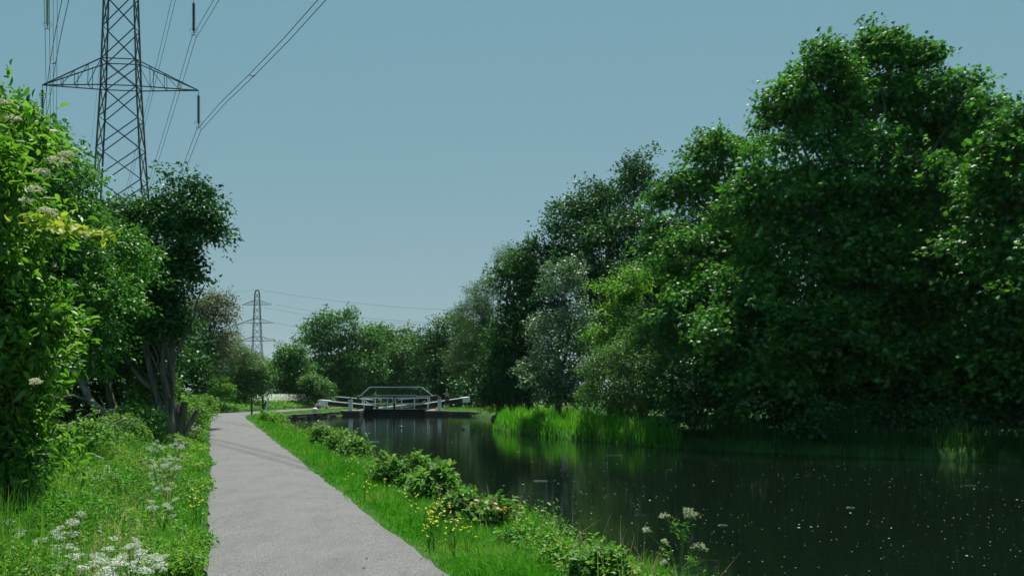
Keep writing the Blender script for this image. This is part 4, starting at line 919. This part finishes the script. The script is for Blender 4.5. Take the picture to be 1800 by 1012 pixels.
# white posts with dark gear on top
def gear_post(px0, px1, ytop, ybot, lab):
    D = 76.0; x = X_((px0+px1)/2, D); w_ = (px1-px0)/F*D; zb = float(P(0, ybot, D)[2])-.02; zt_ = float(P(0, ytop, D)[2])
    root = empty('paddle_post', (x, D, zb)); tag(root, lab, 'post', 'white posts either side of the gates')
    mb = MB(); mb.box((0, 0, (zt_-zb)/2), (w_, w_, zt_-zb)); mb.build('post', M['whitedull'], root, bevel=.02)
    mb = MB(); mb.lathe((0, 0, zt_-zb+.001), [(.10,0),(.13,.05),(.12,.14),(.05,.2)], 10); mb.tube([(-.2,0,zt_-zb+.1),(.2,0,zt_-zb+.13)], .035, 6); mb.build('winding_gear', M['iron'], root)
gear_post(613, 619.5, 702, 721, 'white square post on the left stone platform'); gear_post(769.5, 775.5, 701, 721, 'white square post on the right stone platform')
for px, py, lab in ((630,700,'dark winding gear at the left end of the footbridge'), (765,698,'dark winding gear at the right end of the footbridge')):
    D = 79.5; p = P(px, py, D); root = empty('winding_gear', (p[0], D, 0)); tag(root, lab, 'gear', 'winding gear by the footbridge')
    mb = MB(); H = float(p[2]); mb.box((0, 0, H/2), (.14, .14, H)); mb.build('pedestal', M['black'], root, bevel=.01)
    mb = MB(); mb.lathe((0, 0, H), [(.10,0),(.15,.05),(.13,.18),(.05,.24)], 10); mb.tube([(-.22,0,H+.2),(.1,0,H+.1)], .03, 6); mb.build('gear', M['iron'], root)

# small things on the left lockside
x, D = X_(553.5, 70.5), 70.5
mb = MB(); zb = float(ground_z(np.array([x]), np.array([D]))[0]); mb.lathe((0, 0, 0), [(.10,0),(.12,.06),(.21,.16),(.24,.30),(.22,.42),(.14,.50),(.04,.53)], 16); o = mb.build('mooring_bollard', M['whitedull'], smooth=True); o.location = (x, D, zb-.01)
tag(o, 'pale rounded mooring bollard on the grass in front of the sitting person', 'bollard')
x, D = X_(500.5, 82), 82; root = empty('litter_bin', (x, D, 0)); tag(root, 'low dark box bin with a pale lid beside the far path', 'bin')
mb = MB(); mb.box((0, 0, .16), (.5, .4, .32)); mb.build('body', M['black'], root, bevel=.02); mb = MB(); mb.box((0, 0, .35), (.56, .46, .05)); mb.build('lid', M['stone'], root, bevel=.01)

# ------------------------------------------------------------------ wooden posts at the bend
def post(px, ytop, ybot, D, w_, name, lab, mat='oldwood', px2=None):
    a = P(px2 or px, ybot, D); b_ = P(px, ytop, D); o3 = Vector((a[0], a[1], a[2]-.03)); mb = MB()
    mb.bar(Vector((0,0,0)), Vector(b_)-o3, w_, w_); o = mb.build(name, M[mat], bevel=.012); o.location = o3; return tag(o, lab, 'post')
post(442.5, 697, 729, 59.5, .11, 'wooden_post', 'dark upright wooden post nearest the path at the bend')
post(462, 696, 727, 61.5, .12, 'wooden_post', 'dark upright wooden post behind the white leaning one')
post(468, 705, 728, 61.2, .12, 'wooden_brace', 'dark slanting timber propped against the upright post', px2=457.5)
post(471.5, 698, 731.5, 57.5, .10, 'white_post', 'white painted post leaning to the right at the bend', 'white', px2=466.5)

# ------------------------------------------------------------------ people
def skinned(name, mat, verts, edges, parent, sub=2):
    me = bpy.data.meshes.new(name); bm = bmesh.new(); lay = bm.verts.layers.skin.verify(); vs = [bm.verts.new(v[:3]) for v in verts]
    for v, s_ in zip(vs, verts):
        r = s_[3]; v[lay].radius = (r, s_[4] if len(s_) > 4 else r)
    for a, b_ in edges: bm.edges.new((vs[a], vs[b_]))
    bm.verts.ensure_lookup_table(); vs[0][lay].use_root = True; bm.to_mesh(me); bm.free()
    o = link(name, me, mat, parent); o.modifiers.new('skin', 'SKIN').use_smooth_shade = True
    s = o.modifiers.new('sub', 'SUBSURF'); s.levels = sub; s.render_levels = sub
    return o
def person(lab, loc, rz, pose, top, legs_m, hair, scale=1.0, long_legs=False):
    root = empty('person', loc, rz); root.scale = (scale,)*3; tag(root, lab, 'person')
    if pose == 'stand':       # faces -Y (towards the camera), forearms raised in front of the chest
        J = {'pel':(0,0,.95,.13,.10),'wst':(0,0,1.10,.125,.095),'chs':(0,0,1.32,.15,.11),'nck':(0,-.005,1.50,.052),'hd0':(0,-.015,1.58,.070),'hd1':(0,-.02,1.67,.088,.098),'hd2':(0,-.01,1.735,.06)}
        E = [('pel','wst'),('wst','chs'),('chs','nck'),('nck','hd0'),('hd0','hd1'),('hd1','hd2')]
        for s_, n_ in ((-1,'l'),(1,'r')):
            J.update({n_+'sh':(.19*s_,0,1.42,.055),n_+'el':(.25*s_,-.06,1.15,.042),n_+'wr':(.12*s_,-.27,1.24,.030),n_+'hn':(.07*s_,-.33,1.27,.035,.022),
                      n_+'hp':(.095*s_,0,.88,.088),n_+'kn':(.12*s_,-.01,.50,.058),n_+'cf':(.125*s_,.015,.36,.052),n_+'an':(.13*s_,.02,.09,.036),n_+'to':(.14*s_,-.14,.035,.036)})
            E += [('chs',n_+'sh'),(n_+'sh',n_+'el'),(n_+'el',n_+'wr'),(n_+'wr',n_+'hn'),('pel',n_+'hp'),(n_+'hp',n_+'kn'),(n_+'kn',n_+'cf'),(n_+'cf',n_+'an'),(n_+'an',n_+'to')]
            for f in range(4):
                J[n_+'f%d' % f] = ((.07-.018*f+.02)*s_, -.385+.006*f, 1.29-.012*f, .010); E.append((n_+'hn', n_+'f%d' % f))
            J[n_+'th'] = (.045*s_, -.32, 1.315, .011); E.append((n_+'hn', n_+'th'))
    elif pose == 'walk':      # seen from behind, arms at the sides
        J = {'pel':(0,0,.95,.13,.10),'wst':(0,0,1.10,.12,.09),'chs':(0,0,1.32,.145,.11),'nck':(0,0,1.50,.05),'hd0':(0,-.01,1.58,.068),'hd1':(0,-.015,1.66,.086,.095),'hd2':(0,-.01,1.725,.06)}
        E = [('pel','wst'),('wst','chs'),('chs','nck'),('nck','hd0'),('hd0','hd1'),('hd1','hd2')]
        for s_, n_ in ((-1,'l'),(1,'r')):
            J.update({n_+'sh':(.185*s_,0,1.42,.052),n_+'el':(.24*s_,.03*s_,1.14,.04),n_+'wr':(.24*s_,-.06*s_,.90,.03),n_+'hn':(.235*s_,-.07*s_,.82,.034,.022),
                      n_+'hp':(.09*s_,0,.88,.085),n_+'kn':(.10*s_,-.10*s_,.50,.056),n_+'cf':(.10*s_,-.04*s_,.36,.05),n_+'an':(.10*s_,-.10*s_+.03,.09,.035),n_+'to':(.11*s_,-.10*s_-.12,.035,.034)})
            E += [('chs',n_+'sh'),(n_+'sh',n_+'el'),(n_+'el',n_+'wr'),(n_+'wr',n_+'hn'),('pel',n_+'hp'),(n_+'hp',n_+'kn'),(n_+'kn',n_+'cf'),(n_+'cf',n_+'an'),(n_+'an',n_+'to')]
            for f in range(4):
                J[n_+'f%d' % f] = ((.225)*s_, -.07*s_-.03+.018*f, .755, .009); E.append((n_+'hn', n_+'f%d' % f))
            J[n_+'th'] = (.205*s_, -.07*s_-.04, .79, .010); E.append((n_+'hn', n_+'th'))
    else:                     # sitting on the grass, knees drawn up, hands round the shins
        J = {'pel':(0,0,.13,.14,.12),'wst':(0,-.0,.28,.125,.10),'chs':(0,-.06,.50,.15,.11),'nck':(0,-.09,.66,.05),'hd0':(0,-.11,.73,.068),'hd1':(0,-.12,.82,.086,.095),'hd2':(0,-.11,.885,.06)}
        E = [('pel','wst'),('wst','chs'),('chs','nck'),('nck','hd0'),('hd0','hd1'),('hd1','hd2')]
        for s_, n_ in ((-1,'l'),(1,'r')):
            J.update({n_+'sh':(.185*s_,-.08,.57,.052),n_+'el':(.24*s_,-.25,.38,.04),n_+'wr':(.12*s_,-.46,.33,.03),n_+'hn':(.05*s_,-.52,.32,.032,.022),
                      n_+'hp':(.10*s_,-.05,.12,.085),n_+'kn':(.13*s_,-.40,.44,.058),n_+'cf':(.12*s_,-.46,.28,.05),n_+'an':(.11*s_,-.52,.07,.036),n_+'to':(.11*s_,-.66,.035,.034)})
            E += [('chs',n_+'sh'),(n_+'sh',n_+'el'),(n_+'el',n_+'wr'),(n_+'wr',n_+'hn'),('pel',n_+'hp'),(n_+'hp',n_+'kn'),(n_+'kn',n_+'cf'),(n_+'cf',n_+'an'),(n_+'an',n_+'to')]
    ks = list(J); body = skinned('body', M['skin'], [J[k] for k in ks], [(ks.index(a), ks.index(b_)) for a, b_ in E], root)
    g = .022
    def shell(nm, mat, keys, edges):
        vv = [(*J[k][:3], J[k][3]+g, (J[k][4] if len(J[k]) > 4 else J[k][3])+g) if isinstance(k, str) else k for k in keys]
        skinned(nm, mat, vv, edges, root)
    def lerp(a, b_, t): A_, B_ = J[a], J[b_]; return tuple(A_[i]*(1-t)+B_[i]*t for i in range(3))+(A_[3]*(1-t)+B_[3]*t+g,)*2
    if pose == 'stand': shell('shirt', top, ['chs','wst','pel','lsh','rsh','lel','rel',lerp('lel','lwr',.85),lerp('rel','rwr',.85)], [(0,1),(1,2),(0,3),(0,4),(3,5),(4,6),(5,7),(6,8)])
    else: shell('shirt', top, ['chs','wst','pel','lsh','rsh',lerp('lsh','lel',.8),lerp('rsh','rel',.8)], [(0,1),(1,2),(0,3),(0,4),(3,5),(4,6)])
    t = .95 if not long_legs else .98
    shell('shorts' if not long_legs else 'trousers', legs_m, ['pel','lhp','rhp',lerp('lhp','lkn',t),lerp('rhp','rkn',t)], [(0,1),(0,2),(1,3),(2,4)])
    h = J['hd1']; hb = MB(); n1_ = 10
    hb.lathe((h[0], h[1]+.018, h[2]+.005), [(.085,-.03),(.102,.02),(.100,.06),(.07,.10),(.02,.115)], 14); hb.build('hair', hair, root, smooth=True)
    fb = MB(); f = Vector((h[0], h[1]-.092, h[2]-.01)); fb.tube([f+Vector((0,.01,.02)), f+Vector((0,-.02,-.012)), f+Vector((0,.008,-.02))], [.008,.012,.008], 6); fb.build('nose', M['skin'], root, smooth=True)
    sb = MB()
    for s_ in ('l', 'r'):
        a, b_ = J[s_+'an'], J[s_+'to']; sb.tube([Vector(a[:3])+Vector((0,.05,-.05)), Vector(a[:3])+Vector((0,0,-.045)), Vector(b_[:3])+Vector((0,-.03,.0))], [.042,.046,.036], 8)
    sb.build('shoes', M['blackcloth'], root, smooth=True)
    return root
person('person in dark top and shorts standing by the right white post, hands raised to chest', (X_(786,77.2), 77.2, -.06), 0.15, 'stand', M['navy'], M['shorts'], M['hair'])
x, D = X_(535.5, 103), 103
person('person in grey top and dark shorts walking away on the far path', (x, D, float(1.6-31/F*D)), math.pi-.1, 'walk', M['greyshirt'], M['blackcloth'], M['blonde'], .92)
person('pale-haired person sitting on the grass beside the white beam end', (X_(560.5,78.5), 78.5, .02), -.5, 'sit', M['palecloth'], M['greyshirt'], M['blonde'], .85)

person('small dark-haired person in a pale blue top sitting against the white beam end', (X_(573.5,78), 78, -.02), .3, 'sit', M['bluecloth'], M['bluecloth'], M['hair'], .62)

# ------------------------------------------------------------------ ducks
def duck(px, py, rz, lab):
    x, D = G(px, py, EYE-WATER_Z); root = empty('duck', (x, D, WATER_Z), rz); tag(root, lab, 'duck', 'ducks on the canal')
    k = 12; rings = [(-.20,.10,.012),(-.17,.085,.035),(-.10,.055,.075),(0,.045,.095),(.09,.05,.085),(.15,.065,.05),(.18,.075,.02)]
    mb = MB(); V = []
    for (xx, zz, r) in rings:
        for j in range(k): a = 2*math.pi*j/k; V.append((xx, math.cos(a)*r, zz+math.sin(a)*r*.75))
    mb.add(V, [(i*k+j, i*k+(j+1) % k, (i+1)*k+(j+1) % k, (i+1)*k+j) for i in range(len(rings)-1) for j in range(k)]+[tuple(range(k))[::-1], tuple(range((len(rings)-1)*k, len(rings)*k))])
    mb.build('body', M['duckpale'], root, smooth=True)
    mb = MB(); mb.tube([(.12,0,.07),(.155,0,.13),(.165,0,.18),(.185,0,.215),(.215,0,.215)], [.045,.028,.027,.038,.02], 10); mb.build('head', M['duckhead'], root, smooth=True)
    mb = MB(); mb.bar((.215,0,.207),(.262,0,.200),.026,.010); mb.build('bill', M['bill'], root)
    mb = MB()
    for s_ in (-1, 1): mb.tube([(.07,.07*s_,.09),(-.02,.088*s_,.10),(-.17,.035*s_,.115)], [.025,.032,.008], 8)
    mb.build('wings', M['duckdark'], root, smooth=True)
duck(705, 751.5, -.6, 'duck leaving a long pale wake in front of the lock gates'); duck(813.5, 754, 2.4, 'duck paddling nearer the right bank')

# ------------------------------------------------------------------ pylons and lines
def pylon(name, lab, bx, by, rz, levels, wfun, H, arms, bar, ins=None, dep=.45):
    root = empty(name, (bx, by, 0), rz); tag(root, lab, 'pylon')
    mb = MB(); corner = lambda z, k: Vector(((-1, 1, 1, -1)[k]*wfun(z), (-1, -1, 1, 1)[k]*wfun(z)*dep, z))
    for k in range(4):
        for a, b_ in zip(levels[:-1], levels[1:]): mb.bar(corner(a, k), corner(b_, k), bar*1.7, bar*1.7)
    mb.build('legs', M['steel'], root)
    mb = MB()
    for a, b_ in zip(levels[:-1], levels[1:]):
        for k in range(4):
            k2 = (k+1) % 4; mb.bar(corner(a, k), corner(b_, k2), bar, bar); mb.bar(corner(a, k2), corner(b_, k), bar, bar)
    for z in sum([[a[0], a[0]+a[2]] for a in arms], []):
        for k in range(4): mb.bar(corner(z, k), corner(z, (k+1) % 4), bar, bar)
    mb.build('lattice_bracing', M['steel'], root)
    for (z, half, rise, dropz) in arms:
        for s_ in (-1, 1):
            mb = MB(); tip = Vector((half*s_, 0, z))
            w1, w2 = wfun(z), wfun(z+rise)
            b1, b2 = Vector((w1*s_, -w1*dep, z)), Vector((w1*s_, w1*dep, z)); t1, t2 = Vector((w2*s_, -w2*dep, z+rise)), Vector((w2*s_, w2*dep, z+rise))
            for p in (b1, b2, t1, t2): mb.bar(p, tip, bar*1.1, bar*1.1)
            prev = None
            for i, t in enumerate((.22, .45, .68)):
                q = [p.lerp(tip, t) for p in (b1, b2, t1, t2)]
                mb.bar(q[0], q[2], bar*.6); mb.bar(q[1], q[3], bar*.6); mb.bar(q[0], q[1], bar*.6)
                pr = prev or (b1, b2, t1, t2)
                mb.bar(pr[2], q[0], bar*.6); prev = q
            mb.build('crossarm', M['steel'], root)
            if ins:
                mb = MB(); n_ = 17; L = ins; dz = (L*.72)/n_
                mb.tube([tip, tip-Vector((0,0,L*.12))], .03, 6); z0 = tip.z-L*.12
                for i in range(n_): mb.lathe((tip.x, tip.y, z0-dz*(i+1)), [(.04,0),(.17,.04),(.15,dz*.55),(.06,dz*.65),(.04,dz)], 10)
                mb.build('insulator', M['glassdisc2'] if (s_ < 0 and z > 38) else M['glassdisc'], root)
                mb = MB(); zb = z0-dz*n_; mb.tube([(tip.x, 0, zb), (tip.x, 0, zb-L*.10)], .03, 6); mb.bar((tip.x-.25, 0, zb-L*.10), (tip.x+.25, 0, zb-L*.10), .05)
                for c_ in (-.2, .2):
                    pts = [Vector((tip.x+c_+.26*math.cos(a), .0, zb+.02+.2*math.sin(a))) for a in np.linspace(0, 2*math.pi, 13)]; mb.tube(pts, .018, 4, cap=False)
                    mb.tube([(tip.x+c_, 0, zb-L*.1), (tip.x+c_, 0, zb-L*.1-.25)], .02, 4)
                mb.build('grading_ring', M['iron'], root)
    return root
w1 = lambda z: float(np.interp(z, [0, 12, 23.4, 33.6, 43, 53, 57], [4.6, 3.35, 2.35, 1.80, 1.52, 1.2, .25]))
lv = [0, 6, 11.5, 16.2, 20.2, 23.8, 27.1, 30.3, 33.6, 36.4, 39.8, 43.2, 46, 49.5, 53, 57]
PX, PD = X_(213, 90), 90.0
pylon('pylon', 'large steel lattice pylon rising behind the left bank trees and out of the picture', PX, PD, math.radians(6), lv, w1, 57,
      [(33.6, 7.9, 2.8, 0), (43.4, 7.4, 2.8, 0), (53, 6.6, 2.6, 0)], .085, ins=4.15)
w2 = lambda z: float(np.interp(z, [0, 10, 22, 45, 50, 52], [5.2, 3.6, 2.3, 1.35, 1.1, .15]))
FD = 417.0
pylon('pylon', 'small distant steel pylon with three pairs of arms above the bushes', X_(452, FD), FD, math.radians(-4), [0, 6, 12, 17, 21.5, 25.5, 29, 32.5, 36, 39.5, 43, 46.5, 50, 51.4], w2, 52,
      [(26.3, 9.3, 2.2, 0), (35.0, 8.6, 2.2, 0), (44.0, 7.6, 2.2, 0)], .12)
# conductors
def wire(lab, pts, r, name='power_cable', group=None, spacers=None, sep=0):
    pts = [np.array(p, float) for p in pts]; o3 = Vector(pts[0]); mb = MB()
    dense = []
    for a, b_ in zip(pts[:-1], pts[1:]): dense += [a*(1-t)+b_*t for t in (0, .5)]
    dense.append(pts[-1])
    for s_ in ((-1, 1) if sep else (0,)):
        mb.tube([Vector(p)+Vector((s_*sep/2*.88, s_*sep/2*.47, 0))-o3 for p in pts], r, 5)
    root = mb.build(name, M['cable']); root.location = o3; tag(root, lab, 'power cable', group)
    for q in (spacers or []):
        p = Vector(q)-o3; sb = MB(); sb.tube([p+Vector((-sep/2*.88-.04, -sep/2*.47, .0)), p+Vector((0, 0, -.10)), p+Vector((sep/2*.88+.04, sep/2*.47, 0))], .045, 6); sb.build('spacer', M['iron'], root)
    return root
rz = math.radians(6); cr, sr = math.cos(rz), math.sin(rz)
tip = lambda half, z, s_: np.array([PX+half*s_*cr, PD+half*s_*sr, z-4.15-.1])
def run(p, sgn, ds): return [p+np.array([-.537*sgn*d, sgn*d, -.141*d+.00030*d*d]) for d in ds]
names = {1: 'right', -1: 'left'}
for (half, z, nm) in ((7.9, 33.6, 'lower'), (7.4, 43.4, 'middle'), (6.6, 53, 'top')):
    for s_ in (1, -1):
        t_ = tip(half, z, s_)
        wire('pair of cables running away from the %s %s insulator of the big pylon' % (nm, names[s_]), run(t_, 1, [0, 12, 30, 60, 100, 160, 230, 320]), .026, group='cables of the big pylon', sep=.42)
        if s_ == -1 and nm == 'lower':
            sp = [P(93,110,75)]; wire('pair of cables rising towards the viewer from the lower left insulator', [t_, P(86,160,82), sp[0], P(104,50,67), P(115,0,62), P(140,-90,55)], .026, group='cables of the big pylon', sep=.42, spacers=sp)
        elif s_ == 1 and nm == 'lower':
            sp = [P(443,132,70)]; wire('pair of cables climbing across the sky from the lower right insulator, with a spacer', [t_, P(392,181,79.5), sp[0], P(505,68,60), P(566,0,52.5), P(700,-150,41)], .026, group='cables of the big pylon', sep=.42, spacers=sp)
        else:
            wire('pair of cables running towards the viewer from the %s %s insulator' % (nm, names[s_]), run(t_, -1, [0, 10, 20, 32, 45, 60]), .026, group='cables of the big pylon', sep=.42)
wire('single thin earth wire running away from the top of the big pylon', run(np.array([PX, PD, 57.]), 1, [0, 30, 80, 150, 250]), .018)
for i, (pts, lab) in enumerate([
    ([(455,509,417),(530,521,400),(600,530,385),(700,540,360),(800,545,330)], 'thin wire from the tip of the distant pylon to the right'),
    ([(484,535,415),(560,549,390),(640,559,360),(745,567,320),(820,570,300)], 'cable from the upper right arm of the distant pylon'),
    ([(465,541,419),(555,556,395),(650,565,360),(745,570,322),(820,573,300)], 'cable just below the upper right arm of the distant pylon'),
    ([(486,568,415),(527,575,400),(600,588,380)], 'cable from the middle right arm of the distant pylon'),
    ([(489,599,415),(515,604,405),(560,612,390)], 'cable from the lowest right arm of the distant pylon'),
    ([(431,535,419),(405,541,430),(375,547,440)], 'cable from the upper left arm of the distant pylon'),
    ([(448,509,417),(420,513,425),(380,519,440)], 'thin wire from the tip of the distant pylon to the left')]):
    wire(lab, [P(*q) for q in pts], .045, group='cables of the distant pylon')

m, n, l, out = new_mat('summer_haze'); pv = n.new('ShaderNodeVolumePrincipled'); pv.inputs['Color'].default_value = (.78, .90, .95, 1); pv.inputs['Density'].default_value = .00006; pv.inputs['Anisotropy'].default_value = .2
l.new(pv.outputs[0], out.inputs['Volume'])
mb = MB(); mb.box((0, 0, 0), (7000, 5200, 96)); o = mb.build('haze', m); o.location = (0, 1800, 42); tag(o, kind='stuff')
print('faces', sum(len(o.data.polygons) for o in bpy.data.objects if o.type == 'MESH'))
